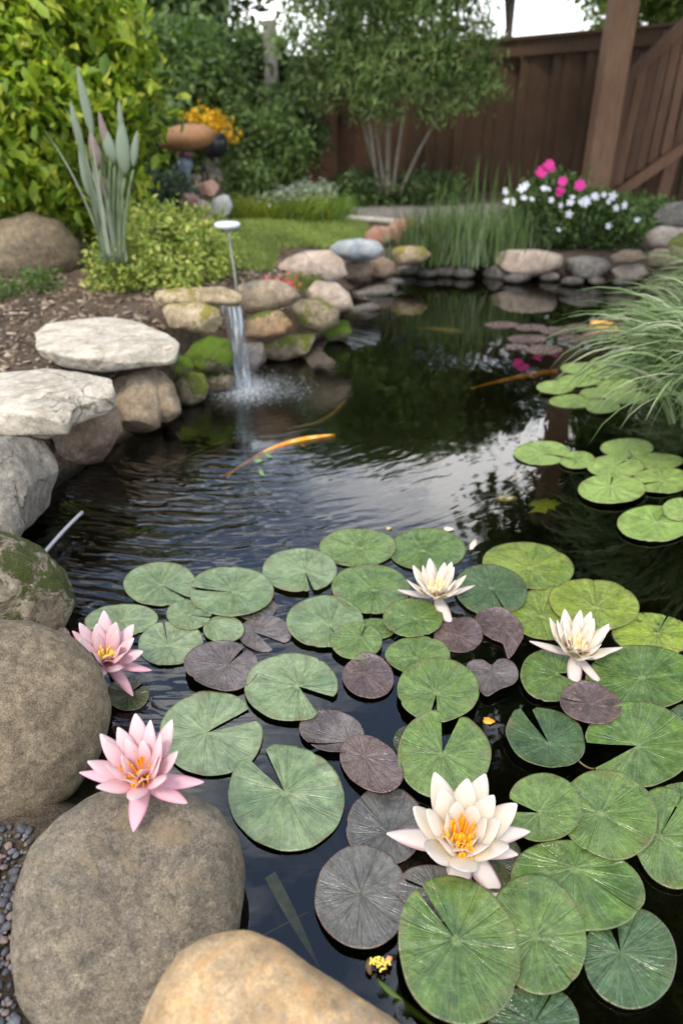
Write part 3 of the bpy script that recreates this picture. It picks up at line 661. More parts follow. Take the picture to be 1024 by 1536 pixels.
pad('pale green pad, leftmost of the row nearest the ripples', 241, 877, 55, 33, 'L', 0, (27, 3), (241, 877))
pad('pale green pad cut nearly across, overlapping two small grey green pads', 347, 888, 64, 37, 'L', 2, (184, 2), (352, 888))
pad('small grey green pad under left side of the cut pale pad', 284, 922, 34, 22, 'L', 1, (10, 2))
pad('small pale pad below the pale pad that is cut across', 336, 944, 31, 20, 'L', 1, (-150, 3), (318, 932))
pad('small dark grey green pad under right edge of the cut pad', 384, 912, 30, 20, 'K', 0)
pad('pale green pad just behind the upper pink lily', 182, 931, 55, 24, 'L', 0, (160, 2), rot=-4)
pad('grey green pad right of the upper pink lily', 256, 966, 49, 33, 'L', 0, (-100, 2), (252, 968), rot=-6)
pad('brown grey pad with open wedge, above the large pale notched pad', 398, 950, 40, 27, 'P', 0, (32, 12), (382, 948))
pad('slate purple pad with notch toward top right, left of centre', 333, 1000, 56, 39, 'P', 1, (-44, 5), (341, 998), curl=.016)
pad('light green pad with narrow dark notch at its lower right', 449, 856, 56, 33, 'L', 1, (72, 6), (458, 857))
pad('green pad at top of the cluster, left of its neighbour', 536, 822, 58, 29, 'G', 0, (-160, .45), (540, 822))
pad('green pad at top of the cluster behind the small white lily', 640, 825, 58, 32, 'G', 0, (-20, .45), (633, 826))
pad('broad green pad left of the small white lily', 556, 884, 59, 37, 'G', 1, (100, .45), (562, 885), rot=3)
pad('small round green pad under front of the small white lily', 619, 927, 45, 29, 'G', 2, (150, .45), (623, 928))
pad('dark green pad with pale scarred patch right of small white lily', 736, 885, 55, 38, 'D', 1, (60, 2), (737, 882), rot=8)
pad('light green round pad with a smaller pad overlapping its corner', 487, 933, 58, 39, 'L', 1, (60, 3), (494, 938))
pad('small green pad overlapping lower right of a light round pad', 534, 962, 39, 28, 'G', 2, (-60, 8), (540, 956))
pad('narrow green pad half hidden behind the small overlapping pad', 561, 944, 31, 16, 'G', 0)
pad('large pale green pad with wide notch opening to lower right', 437, 1032, 70, 51, 'L', 1, (37, 19), (448, 1029))
pad('purple pad with a crease, below the small overlapping pad', 552, 1016, 39, 31, 'V', 1, (-140, .45), (545, 1010), rot=10, curl=.014)
pad('green pad half under the bright heart shaped green pad', 626, 983, 49, 28, 'G', 1, (20, 2), (623, 987))
pad('bright green pad notched downward, centre of the cluster', 657, 1036, 62, 48, 'G', 3, (97, 9), (654, 1040))
pad('maroon pad with a dark crease below the small white lily', 687, 954, 37, 25, 'V', 0, (30, .45), curl=.012)
pad('maroon comma shaped pad with curled tail', 0, 0, 0, 0, 'V', 1, (170, 1), (750, 935), poly=[(713, 925), (728, 916), (758, 919), (780, 935), (785, 952), (778, 968), (765, 986), (759, 985), (754, 966), (737, 958), (719, 945)], curl=.016)
pad('brown heart shaped pad, smallest of the dark ones', 0, 0, 0, 0, 'P', 1, (-92, 3), (738, 1007), poly=[(737, 997), (722, 989), (703, 993), (699, 1008), (712, 1028), (728, 1047), (745, 1041), (770, 1030), (777, 1012), (768, 993), (748, 989)], curl=.014)
pad('yellow green pad at upper right of the cluster', 792, 850, 69, 35, 'Y', 0, (95, .45), (795, 852), rot=6)
pad('spotted yellow green pad behind the right white lily', 890, 907, 68, 38, 'Y', 1, (-95, .45), (893, 912), rot=8)
pad('wide yellow green pad left of the spotted pad, under the right white lily', 825, 921, 62, 40, 'Y', 0, (-60, .45), (812, 925))
pad('blotched yellow pad at right edge above the big green pad', 978, 952, 62, 32, 'B', 0, (-60, 3), (985, 950), rot=6)
pad('big dark leaf green pad at right edge behind right white lily', 962, 1018, 84, 49, 'G', 1, (-165, .45), (962, 1016))
pad('green pad with its front under the right white lily', 826, 1013, 47, 40, 'G', 1, (10, 14), (836, 1010))
pad('brown oval pad below the right white lily', 885, 1056, 47, 29, 'V', 3, (-170, 1), rot=11, curl=.012)
pad('large pale pad with thin notch behind the front pink lily', 317, 1102, 78, 63, 'L', 0, (-20, 8), (310, 1098))
pad('big round pale pad, notched at top left, below centre', 429, 1198, 88, 79, 'L', 0, (-127, 12), (427, 1187), rot=18)
pad('mottled grey pad touching the brown speckled pad', 497, 1099, 49, 34, 'P', 0, (172, 2), (523, 1112), rot=8, curl=.013)
pad('brown speckled pad behind the leftmost petal of big white lily', 557, 1148, 54, 38, 'V', 1, (-140, .45), (545, 1135), rot=42, curl=.012)
pad('green pad with deep top notch behind the big white lily', 666, 1134, 70, 66, 'G', 2, (-78, 14), (663, 1130), fold=(-115, .006))
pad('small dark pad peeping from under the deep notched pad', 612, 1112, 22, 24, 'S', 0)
pad('dark ribbed green pad with upward notch left of brown oval pad', 0, 0, 0, 0, 'D', 1, (-125, 7), (823, 1115), poly=[(776, 1063), (764, 1082), (757, 1105), (770, 1132), (795, 1148), (825, 1158), (855, 1152), (873, 1135), (876, 1112), (866, 1085), (840, 1068), (810, 1062), (790, 1064)], curl=.016, fold=(-160, .012))
pad('big green pad notched at left, at right edge', 956, 1119, 83, 64, 'G', 2, (167, 16), (955, 1118))
pad('round green pad with notch at left, right of big white lily', 815, 1214, 57, 54, 'G', 4, (-167, 11), (808, 1219), curl=.012)
pad('broad smooth green pad below the left notched big pad', 912, 1223, 75, 65, 'G', 3, (110, .45), (899, 1220), rot=28)
pad('green pad cut by right edge of the photo', 1003, 1258, 55, 78, 'G', 1, (-60, 2), (988, 1254), rot=-18)
pad('wide veined green pad under two rounder green pads', 866, 1330, 102, 66, 'G', 2, (35, .45), (861, 1302), rot=14)
pad('largest green pad, standing oval at the bottom centre', 688, 1428, 90, 114, 'G', 5, (-128, 3), (684, 1409), rot=-16, fold=(-150, .012))
pad('green oval pad right of the largest pad at the bottom', 805, 1404, 72, 92, 'G', 3, (52, .45), (803, 1405), rot=-14)
pad('glossy green pad with bright torn centre at lower right', 944, 1437, 70, 76, 'D', 1, (-105, 9), (930, 1428), rot=-12)
pad('dark slate pad with brown curled rim left of the largest pad', 543, 1348, 71, 80, 'K', 1, (40, .45), (541, 1341), rot=-8, curl=.010)
pad('grey pad with an orange midline under left side of big white lily', 577, 1240, 58, 60, 'K', 0, (-130, .45), (585, 1250), rot=20)
pad('dark green pad at the bottom edge under the oval pads', 800, 1536, 68, 58, 'D', 1, (-60, 2))
pad('grey green pad between big white lily and the largest pad', 660, 1340, 66, 40, 'K', 3, (200, 2), rot=15)
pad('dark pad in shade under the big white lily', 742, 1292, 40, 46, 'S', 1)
pad('small green pad at right edge between two large ones', 1020, 1192, 34, 18, 'G', 1)
pad('dark green sliver of pad at right edge under the notched pad', 1030, 1080, 32, 24, 'D', 0)
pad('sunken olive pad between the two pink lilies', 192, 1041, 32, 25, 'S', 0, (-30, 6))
pad('tiny mauve pad standing at the left boulder, by upper pink lily', 93, 962, 15, 17, 'V', 2, curl=.012)
G2 = 'pale pads near the arching grass'
for a_ in [('pale lime pad, leftmost of the group below the arching grass', 812, 680, 43, 18, 'M', 0, (10, 2)),
           ('small pale pad right beside the leftmost one', 865, 690, 27, 13, 'M', 1, (-170, 3)),
           ('pink edged pale pad at the back of this group', 940, 672, 40, 14, 'M', 0, (60, 3)),
           ('pale pad just behind the notched round one', 922, 700, 43, 17, 'M', 1, (-30, 3)),
           ('pale pad touching right edge in the middle row', 992, 721, 45, 19, 'M', 1, (170, 3)),
           ('round pale pad with open notch toward top, in front row', 917, 734, 51, 22, 'M', 2, (-80, 7), (915, 729)),
           ('big pale pad at the right edge, nearest of the group', 980, 786, 56, 27, 'M', 1, (-45, 2), (983, 783)),
           ('pale pad overlapping the nearest big one at right edge', 1020, 764, 28, 17, 'M', 2),
           ('pale pad half hidden by hanging grass tips', 985, 692, 40, 12, 'M', 0)]:
    pad(*a_, group=G2)
G3 = 'small pale pads far on the right'
far = [(870, 553, 30, 9, 'leftmost pad of the far pale group, at its back'), (912, 544, 29, 9, 'far pale pad at the back beside the grass'), (833, 581, 29, 10, 'far pale pad sticking out at left'), (860, 602, 38, 10, 'far pale pad at the front left of its group'),
       (868, 571, 33, 9, 'far pale pad in the left of the middle row'), (903, 610, 26, 10, 'nearest small pad of the far pale group'), (925, 578, 31, 10, 'far pale pad in the right of the middle row'), (940, 596, 34, 10, 'far pale pad at the front right under the grass'),
       (905, 560, 28, 8, 'far pale pad in the centre of its group'), (952, 560, 26, 8, 'far pale pad mostly behind grass tips'), (893, 590, 24, 8, 'far pale pad between the front two')]
for i, (x, y, a_, b_, lb) in enumerate(far): pad(lb, x, y, a_, b_, 'M', i % 3, group=G3)
G4 = 'reddish pads far across the pond'
fr_ = [(752, 487, 26, 5), (796, 491, 24, 5), (835, 496, 26, 6), (790, 508, 30, 6), (815, 524, 28, 7), (862, 508, 28, 6), (870, 490, 22, 5), (895, 500, 22, 6), (775, 520, 16, 4)]
fl_ = ['leftmost reddish pad far across the pond', 'reddish pad second from left in far group', 'reddish pad in the middle back of far group', 'long reddish pad in the centre front', 'nearest reddish pad of the far group', 'reddish pad right of centre in far group', 'reddish pad at the back right of far group', 'reddish pad beside the orange koi', 'smallest reddish pad at the front left of far group']
for i, ((x, y, a_, b_), lb) in enumerate(zip(fr_, fl_)): pad(lb, x, y, a_, b_, 'V', 0, group=G4)

# ------------------------------------------------------------------ water lilies
def petmat(name, base, midc, tip, edge, edgeamt=.4):
    s = NT(name); v = s.attr('v'); u = s.attr('u'); p = s.pos()
    col = s.ramp(v, [(0., base), (.45, midc), (1., tip)])
    col = s.mix(s.math('MULTIPLY', s.ramp(u, [(.55, 0.), (1., 1.)]), edgeamt), col, edge)
    st = s.math('ABSOLUTE', s.math('SINE', s.math('MULTIPLY', u, 15)))
    col = s.mix(1.0, col, s.ramp(st, [(0, .93), (.6, 1.)]), 'MULTIPLY')
    s.set(color=col, rough=.42, spec=.35)
    tr = s.node('BsdfTranslucent', {'Color': s.mix(1.0, col, (1, .94, .88), 'MULTIPLY')})
    mx = s.node('MixShader', {0: .45, 1: s.b.outputs[0], 2: tr.outputs[0]}); s.l.new(mx.outputs[0], s.out.inputs['Surface'])
    pn_ = s.noise(p, 90, 3, .6); s.bump(s.math('MULTIPLY_ADD', pn_, 1.2, st), .3, .0012)
    return s.m
PW = petmat('white_petal', (.86, .70, .36), (.88, .81, .68), (.90, .86, .80), (.88, .83, .78), .3)
PWo = petmat('white_outer_petal', (.82, .74, .60), (.84, .78, .72), (.86, .80, .77), (.72, .30, .42), .55)
PP = petmat('pink_petal', (.88, .42, .50), (.91, .66, .70), (.93, .84, .84), (.92, .64, .70), .4)
PPo = petmat('pink_outer_petal', (.80, .42, .48), (.90, .58, .64), (.90, .62, .68), (.82, .36, .48), .55)
ST = flat('orange_stamen', (.95, .42, .02), .5, .3, 300); STy = flat('yellow_stamen', (.95, .72, .12), .5, .25, 300); STc = flat('cream_stamen', (.93, .72, .42), .5, .2, 300)
GST = flat('lily_stem', (.20, .12, .06), .5)
def petal(root, az, e0, bend, L, Wd, mat, ax, r0=.0, name='petal', seed=0, dz=0.0):
    """petal leaving the flower axis at azimuth az; e0 elevation at base, bend = change of elevation to the tip"""
    NU, NV = 7, 13; g = rng(seed)
    V = []; uu = []; vv = []
    P = Vector((math.cos(az) * r0, math.sin(az) * r0, dz)); e = e0
    side = Vector((-math.sin(az), math.cos(az), 0)); tw = g.normal() * .10
    sw = g.normal() * .08
    for j in range(NV):
        t = j / (NV - 1)
        d = Vector((math.cos(az + sw * t) * math.cos(e), math.sin(az + sw * t) * math.cos(e), math.sin(e)))
        n = side.cross(d); n = n if n.z > 0 or e > 1.3 else n; n = d.cross(side) * -1
        w = Wd * .5 * (math.sin(math.pi * min(1, t * .93 + .07) ** .80) ** .72) * (1 if t < .98 else .35)
        if t == 1: w = Wd * .03
        ang = tw * t
        sd_ = side * math.cos(ang) + n * math.sin(ang)
        for i in range(NU):
            u = -1 + 2 * i / (NU - 1)
            cup = (.34 * u * u) * w * (1 - .3 * t) + .05 * w * math.sin(u * 5 + t * 7 + seed) * t
            V.append(P + sd_ * (u * w * (1 - .12 * u * u)) + n * cup); uu.append(abs(u)); vv.append(t)
        P = P + d * (L / (NV - 1)); e += bend / (NV - 1)
    F = [(j * NU + i, j * NU + i + 1, (j + 1) * NU + i + 1, (j + 1) * NU + i) for j in range(NV - 1) for i in range(NU - 1)]
    base = Vector(root.location)
    V = [base + ax @ v for v in V]
    o = mk(name, V, F, mat, parent=root, attrs={'u': uu, 'v': vv})
    md = o.modifiers.new('thickness', 'SOLIDIFY'); md.thickness = .0007 if L < .2 else .001
    return o
def lily(label, px, py, z, wpx, tilt, twist, rings, extra, stam, sr, nst, seed, stc=None, pm_=(PW, PWo)):
    C = onz(px, py, z); Rr = wpx * .5 * mpp(C)
    root = empty('water_lily', C, label, 'water lily', 'water lilies in bloom')
    ax = (Matrix.Rotation(R(tilt[0]), 3, 'X') @ Matrix.Rotation(R(tilt[1]), 3, 'Y'))
    g = rng(seed); k = 0
    for n, e, bend, lf, wf, off, front, m_ in rings:
        for i in range(n):
            az = 2 * math.pi * i / n + R(off) + g.normal() * .06
            fs = max(0, -math.sin(az)); k += 1
            petal(root, az, R(e + g.normal() * 4), R(bend + g.normal() * 4), Rr * lf * (1 - front * fs) * g.uniform(.93, 1.05), Rr * wf * 1.12 * g.uniform(.92, 1.06), pm_[m_], ax, Rr * .07, seed=seed * 99 + k, dz=Rr * (.10 if m_ == 0 else .02))
    for az, e, bend, lf, wf in extra:
        k += 1; petal(root, R(az), R(e), R(bend), Rr * lf, Rr * wf, pm_[1], ax, Rr * .05, seed=seed * 99 + k)
    # stamens
    parts = []
    for i in range(nst):
        a = g.uniform(0, 6.28); q = math.sqrt(g.random()); rr = sr * Rr * (.25 + .75 * q); h = Rr * g.uniform(.30, .42) * (1.25 - .25 * q)
        h *= (.8 + .35 * g.random()); b = Vector((math.cos(a) * rr * .55, math.sin(a) * rr * .55, Rr * .10)); t = Vector((math.cos(a) * rr * .85, math.sin(a) * rr * .85, h)); m2 = (b + t) / 2 + Vector((math.cos(a), math.sin(a), 0)) * rr * .25
        w = Rr * g.uniform(.022, .034)
        parts.append(tube([C + ax @ v for v in bez(b, m2, t, 4)], [w, w, w * 1.1, w * .9, w * .35], 5))
    V, F = join(parts); mk('stamen_cluster', V, F, stam, parent=root)
    V, F = join([tube([C + ax @ Vector((0, 0, -Rr * .05)), C + ax @ Vector((0, 0, Rr * .06)), C + ax @ Vector((0, 0, Rr * .2))], [Rr * .06, Rr * .12, Rr * .05], 14)])
    mk('flower_heart', V, F, stc or STy, parent=root)
    dn = C + Vector((0, .03, -.10 - z))
    V, F = tube(bez(C, (C + dn) / 2, dn, 5), [Rr * .07] * 6, 8); mk('stem', V, F, GST, parent=root)
    return root
BIG = [(7, 30, 24, .96, .46, 12, .10, 0), (8, 48, 18, .88, .42, 35, .32, 0), (7, 60, 12, .62, .34, 0, .45, 0)]
lily('big white lily with orange centre at the lower right', 690, 1262, .045, 200, (12, 0), 0, BIG, [(-98, -8, -6, .98, .42), (-52, -10, -10, 1.0, .38), (176, 2, 0, 1.06, .40), (12, 2, 4, 1.02, .36), (-18, 8, 4, .8, .34)], ST, .42, 190, 1, stc=ST)
lily('small white lily furthest back in the pad cluster', 654, 893, .035, 112, (4, -3), 0, [(8, 26, 22, .92, .37, 5, .15, 0), (9, 46, 16, .84, .34, 20, .3, 0), (6, 60, 10, .62, .28, 0, .4, 0)], [(-72, -14, -12, .98, .38), (172, 4, 4, 1.0, .28), (8, 6, 8, 1.02, .26)], STc, .30, 60, 2)
lily('white lily on the right with creamy centre', 862, 980, .035, 130, (8, 0), 0, [(8, 32, 20, .92, .38, 15, .15, 0), (9, 50, 16, .86, .34, 0, .3, 0), (6, 62, 10, .66, .28, 20, .4, 0)], [(-103, -10, -10, .92, .38), (-62, -8, -8, 1.02, .26), (168, 10, 6, 1.05, .26), (-2, 8, -2, 1.05, .24), (25, 24, 10, .98, .26)], STc, .28, 50, 3)
lily('front pink lily with orange stamens over the speckled boulder', 214, 1166, .25, 176, (14, 0), 0, [(8, 34, 20, .98, .36, 8, .12, 0), (8, 54, 14, .92, .32, 30, .28, 0), (6, 70, 6, .72, .28, 5, .42, 0)], [(-88, 4, -14, .86, .38), (178, 0, 0, 1.05, .32), (-8, 2, 0, 1.02, .34), (-30, 0, 2, .9, .34)], ST, .36, 80, 4, stc=ST, pm_=(PP, PPo))
lily('upper pink lily leaning sideways against the left boulder', 160, 990, .06, 128, (18, 14), 0, [(7, 34, 22, 1.0, .42, 0, .05, 0), (7, 52, 14, .90, .38, 25, .2, 0), (5, 66, 6, .7, .32, 0, .3, 0)], [(-45, 2, 0, 1.1, .32), (-12, 6, 4, 1.05, .30), (150, 12, 6, 1.0, .34)], STy, .24, 30, 5, pm_=(PP, PPo))

# ------------------------------------------------------------------ fish and bits in the water
def koi(label, pts, w, z, mat, fin=True):
    path = [onz(x, y, z) for x, y in pts]; L = []
    n = 14; ctrl = np.array([tuple(p) for p in path]); tt = np.linspace(0, 1, len(ctrl)); T = np.linspace(0, 1, n)
    P = np.stack([np.interp(T, tt, ctrl[:, k]) for k in range(3)], 1)
    for _ in range(2): P[1:-1] = (P[:-2] + 2 * P[1:-1] + P[2:]) / 4
    root = empty('koi_fish', path[0], label, 'fish', 'koi in the pond')
    rad = [w * (.15 + .95 * math.sin(math.pi * min(1, (t * .88 + .1))) ** .65) * (1 - .55 * t) for t in T]
    V, F = tube([Vector(q) for q in P], rad, 10); mk('body', V, F, mat, parent=root)
    a = Vector(P[-1]); d = (Vector(P[-1]) - Vector(P[-3])).normalized(); s_ = Vector((-d.y, d.x, 0))
    V = [a - d * w * .4, a + d * w * 2.6 + s_ * w * 1.0, a + d * w * 1.5, a + d * w * 2.8 - s_ * w * .8]; V += [v + Vector((0, 0, -.003)) for v in V]
    mk('tail_fin', V, [(0, 1, 2), (0, 2, 3), (4, 6, 5), (4, 7, 6)], mat, parent=root)
    if fin:
        for sg in (-1, 1):
            b = Vector(P[4]); V = [b + s_ * sg * rad[4] * .6, b + s_ * sg * w * 2.0 + d * w * 1.2, b + s_ * sg * rad[4] * .6 + d * w]
            V += [v + Vector((0, 0, -.003)) for v in V]; mk('fin', V, [(0, 1, 2), (3, 5, 4)], mat, parent=root)
        V, F = tube([Vector(P[k]) + Vector((0, 0, rad[k] * .7)) for k in range(4, 9)], [w * .1, w * .3, w * .3, w * .2, w * .05], 6); mk('dorsal_fin', V, F, mat, parent=root)
    return root
KO = NT('koi_orange'); kn = KO.noise(KO.pos(), 14, 3); KO.set(color=KO.ramp(kn, [(.38, (.75, .20, .015)), (.52, (.85, .38, .03)), (.66, (.85, .55, .22))]), rough=.3)
KO = KO.m
KO2 = flat('koi_dull_orange', (.62, .26, .07), .4, .3, 20); KO3 = flat('koi_brown', (.34, .19, .08), .4, .3, 20)
koi('bright orange koi swimming just below the surface, nearest', [(502, 656), (460, 661), (420, 671), (385, 686), (350, 706)], .024, -.014, KO)
koi('thin brown koi behind the bright orange one', [(518, 602), (500, 622), (475, 636), (440, 642)], .013, -.02, KO3)
koi('dull orange koi in the middle right of the pond', [(835, 557), (800, 562), (760, 570), (715, 580)], .019, -.018, KO2)
koi('dim koi deep under the far reeds reflection', [(690, 498), (665, 496), (635, 492)], .022, -.03, KO3)
koi('orange koi nosing up among the far reddish pads', [(885, 488), (900, 490), (920, 492), (935, 495)], .045, .0, KO)
LY = flat('yellow_leaf', (.55, .42, .05), .5, .3, 80); LGn = flat('green_yellow_leaf', (.30, .36, .04), .5, .3, 80); LO = flat('orange_leaf', (.75, .32, .03), .5, .3, 80); LC = flat('cream_petal', (.80, .62, .48), .5, .1, 80)
def bit(label, cx, cy, rx, ry, rot, z, mat, name='fallen_leaf', cat='leaf', group='fallen leaves and petals on the water', jag=.2):
    g = rng(int(cx)); V = []; n = 20; c = onz(cx, cy, z); ca, sa = math.cos(R(rot)), math.sin(R(rot))
    V.append(c + Vector((0, 0, .003)))
    for i in range(n):
        a = 2 * math.pi * i / n; q = 1 + jag * g.normal() * .5; x, y = rx * math.cos(a) * q, ry * math.sin(a) * q
        P = onz(cx + x * ca - y * sa, cy + x * sa + y * ca, z); P.z += .002 * math.sin(a * 2); V.append(P)
    V += [Vector((v.x, v.y, v.z - .0015)) for v in V]
    F = [(0, 1 + i, 1 + (i + 1) % n) for i in range(n)] + [(n + 1, n + 2 + (i + 1) % n, n + 2 + i) for i in range(n)] + [(1 + i, n + 2 + i, n + 2 + (i + 1) % n, 1 + (i + 1) % n) for i in range(n)]
    return tag(mk(name, V, F, mat), label, cat, group)
bit('yellow leaf under water left of the green one', 759, 746, 15, 6, 5, -.01, LY)
bit('greenish yellow lobed leaf under water near pale pads', 815, 757, 19, 12, -15, -.01, LGn, jag=.5)
bit('little orange leaf floating between the heart shaped and ribbed pads', 733, 1081, 9, 5, 5, .003, LO)
bit('small orange brown petal floating in the sky reflection', 673, 793, 8, 3, 0, .003, LC, 'fallen_petal', 'petal')
bit('upright cream petal floating above the yellow green pad', 709, 817, 4, 9, 35, .004, LC, 'fallen_petal', 'petal')
bit('white speck of petal near the top pads', 583, 792, 4, 2, 0, .003, PW, 'fallen_petal', 'petal')
bit('brown leaf dim under water above the yellow ones', 772, 712, 12, 5, 20, -.02, KO3)
for i, (x, y, lb) in enumerate([(388, 690, 'green leaf bit floating beside the tail of the orange koi'), (402, 683, 'pale green leaf bit over the back of the orange koi'), (392, 708, 'pale leaf bit below the orange koi')]):
    bit(lb, x, y, 7, 3.2, 30 * i, .003, flat('leaf_bit%d' % i, (.15, .24, .10), .5))
# withered blossom beside the slate pad
root = empty('spent_blossom', onz(568, 1446, .01), 'yellow spent blossom with orange tip in front of the slate pad', 'blossom')
g = rng(8); parts = []
for i in range(26):
    c = onz(568 + g.normal() * 7, 1446 + g.normal() * 4, .012 + g.random() * .006); parts.append(tube([c, c + Vector((g.normal() * .004, g.normal() * .004, .005))], [.0022, .0016], 6))
V, F = join(parts); mk('anther_cluster', V, F, STy, parent=root)
V, F = tube(bez(onz(556, 1436, .012), onz(550, 1452, .012), onz(556, 1462, .006), 6), [.002, .005, .006, .006, .005, .004, .002], 7); mk('withered_petal', V, F, flat('withered', (.12, .07, .03)), parent=root)
V, F = tube([onz(578, 1444, .014), onz(584, 1438, .016), onz(588, 1436, .014)], [.004, .0055, .002], 7); mk('petal_tip', V, F, flat('peach_tip', (.80, .34, .16)), parent=root)
# sunken leaf blade and stalks
def strip(label, pts, w, z, mat, name, cat):
    path = [onz(x, y, zz if zz is not None else z) for x, y, zz in [(*q, None) if len(q) == 2 else q for q in pts]]
    V, F = tube(path, w, 7); V = [Vector((v.x, v.y, p_z(v))) for v in V] if False else V
    return tag(mk(name, V, F, mat), label, cat)
SK = flat('sunken_stalk', (.13, .14, .07), .5, .3)
V, F = blades([tuple(onz(405, 1312, -.012))], np.array([math.atan2(*(onz(478, 1452, -.02) - onz(405, 1312, -.012)).yx)]), np.array([-.02]), np.array([(onz(478, 1452) - onz(405, 1312)).length]), np.array([.022]), np.array([0.0]), 6)[:2]
tag(mk('sunken_leaf', V, F, flat('sunken_leaf', (.13, .13, .07), .5, .4, 60)), 'long narrow leaf sunk beside the rounded speckled boulder', 'leaf')
V, F = tube(bez(onz(345, 1428, -.02), onz(420, 1390, -.01), onz(462, 1368, -.02), 8), [.0012] * 9, 6); tag(mk('water_stalk', V, F, SK), 'thin pale stalk crossing the sunken leaf', 'stalk')
V, F = tube(bez(onz(565, 1470, -.004), onz(590, 1500, -.008), onz(660, 1545, -.01), 8), [.004, .006, .008, .008, .008, .007, .006, .004, .003], 8); tag(mk('water_stalk', V, F, flat('green_stalk', (.10, .16, .02))), 'thick green stalk curving under the largest pad', 'stalk')
V, F = tube(bez(onz(866, 1140, .012), onz(885, 1160, .004), onz(900, 1150, -.01), 8), [.002] * 9, 6); tag(mk('water_stalk', V, F, GST), 'brown stalk reaching from the ribbed pad to the notched one', 'stalk')
V, F = tube(bez(onz(60, 838, .02), onz(90, 800, .03), onz(124, 768, .05), 10), [.006] * 11, 10); tag(mk('pipe', V, F, flat('grey_pipe', (.30, .31, .34), .4, .1)), 'thin grey pipe slanting out of water by the block rock', 'pipe')
V, F = tube(bez(onz(245, 700, -.02), onz(300, 675, -.01), onz(350, 656, -.02), 10), [.003] * 11, 6); tag(mk('water_stalk', V, F, SK), 'thin stalk lying under water left of the koi', 'stalk')

# ------------------------------------------------------------------ waterfall
s = NT('falling_water'); p = s.pos()
mp = s.node('Mapping', {'Vector': p, 'Scale': (60, 20, 5)}).outputs[0]
st = s.noise(mp, 1.0, 5, .6, .5)
s.set(color=(.80, .86, .90), rough=.08, spec=.8); s.bump(st, .9, .01)
tr = s.node('BsdfTransparent', {'Color': (.86, .9, .93)})
mx = s.node('MixShader', {0: s.ramp(st, [(.44, .05), (.55, .22), (.68, .75)]), 1: tr.outputs[0], 2: s.b.outputs[0]}); s.l.new(mx.outputs[0], s.out.inputs['Surface'])
M_fall = s.m
lip = onz(346, 464, .40); ft = onz(368, 580, .0)
V = []; NX, NY = 15, 30
for j in range(NY):
    t = j / (NY - 1)
    zz = .40 - .42 * max(0, (t - .12) / .88) ** 1.25
    if j == NY - 1: zz = -.01
    yy = lip.y + .05 - (lip.y + .05 - ft.y) * min(1., t / .45) ** .8 if t < .45 else ft.y
    cxp = lip.x - .01 + (ft.x - lip.x) * t ** .9
    hw = .046 * (1 - .5 * t + .35 * t * t) + .004 + .006 * noise.noise(Vector((t * 3, 7, 0)))
    for i in range(NX):
        u = -1 + 2 * i / (NX - 1)
        w = noise.noise(Vector((u * 4, t * 2.2, 1))) * .012 + noise.noise(Vector((u * 9, t * 5, 4))) * .005
        V.append((cxp + u * hw + w * .3, yy - .018 * (1 - u * u) + w, zz))
V2 = [(x, y + .012, z_) for x, y, z_ in V]
F = [(j * NX + i, j * NX + i + 1, (j + 1) * NX + i + 1, (j + 1) * NX + i) for j in range(NY - 1) for i in range(NX - 1)]
off = len(V); F += [tuple(k + off for k in f[::-1]) for f in F]
fall = mk('waterfall', V + V2, F, M_fall); tag(fall, 'narrow clear waterfall pouring off the slab into the pond', 'waterfall')
# splash foam and drops
g = rng(21); parts = []
import bmesh as _bm
S1, F1 = ico(1)
Vs = []; Fs_ = []
for i in range(2600):
    d_ = abs(g.normal()) ; a = g.uniform(0, 6.28); rr = .03 + .17 * g.random() ** 1.3 + .03 * d_
    x = ft.x + .09 * (rr > .1) + rr * math.cos(a) * 1.25; y = ft.y + rr * math.sin(a) * 1.0 - .03
    if g.random() < .35: x = ft.x + g.normal() * .05; y = ft.y + g.normal() * .05; rr = 0.03
    hgt = max(0, g.normal() * .014 * (1 - rr * 2)) if rr > .06 else abs(g.normal()) * .035
    r_ = .0008 + .0018 * g.random() ** 3; o_ = len(Vs)
    sc = np.array([1.5, 1.5, .5]) if hgt < .004 else np.array([1, 1, 1.2])
    for q in S1: Vs.append((x + q[0] * r_ * sc[0], y + q[1] * r_ * sc[1], .001 + hgt + q[2] * r_ * sc[2]))
    Fs_ += [tuple(k + o_ for k in f) for f in F1]
s = NT('foam'); s.set(color=(.60, .65, .68), rough=.15, spec=.6)
tr = s.node('BsdfTransparent'); mx = s.node('MixShader', {0: .38, 1: tr.outputs[0], 2: s.b.outputs[0]}); s.l.new(mx.outputs[0], s.out.inputs['Surface'])
spl = mk('splash_foam', Vs, Fs_, s.m); tag(spl, 'white splash bubbles where the waterfall meets the pond', 'splash', None, 'stuff')

# ------------------------------------------------------------------ stake light beside the waterfall
Ys = 3.62
root = empty('garden_stake', ony(358, 452, Ys), 'slim metal garden stake topped by a small white disc', 'garden stake')
ms = flat('stake_metal', (.34, .35, .34), .4, .1, metal=.4); mw = flat('stake_disc', (.62, .66, .72), .35, .05)
V, F = tube([ony(358, 460, Ys), ony(352, 410, Ys), ony(348, 385, Ys), ony(343, 355, Ys), ony(341, 342, Ys)], [.0065, .006, .0055, .0055, .0055], 10); mk('pole', V, F, ms, parent=root)
t_ = ony(341, 338, Ys); V, F = tube([t_ + Vector((0, 0, z_)) for z_ in (-.014, -.011, -.002, .008, .013, .016)], [.012, .050, .060, .060, .052, .002], 28); mk('disc_head', V, F, mw, parent=root)
mk('cone_collar', *tube([t_ + Vector((0, 0, -.032)), t_ + Vector((0, 0, -.010))], [.008, .018], 12), ms, parent=root)

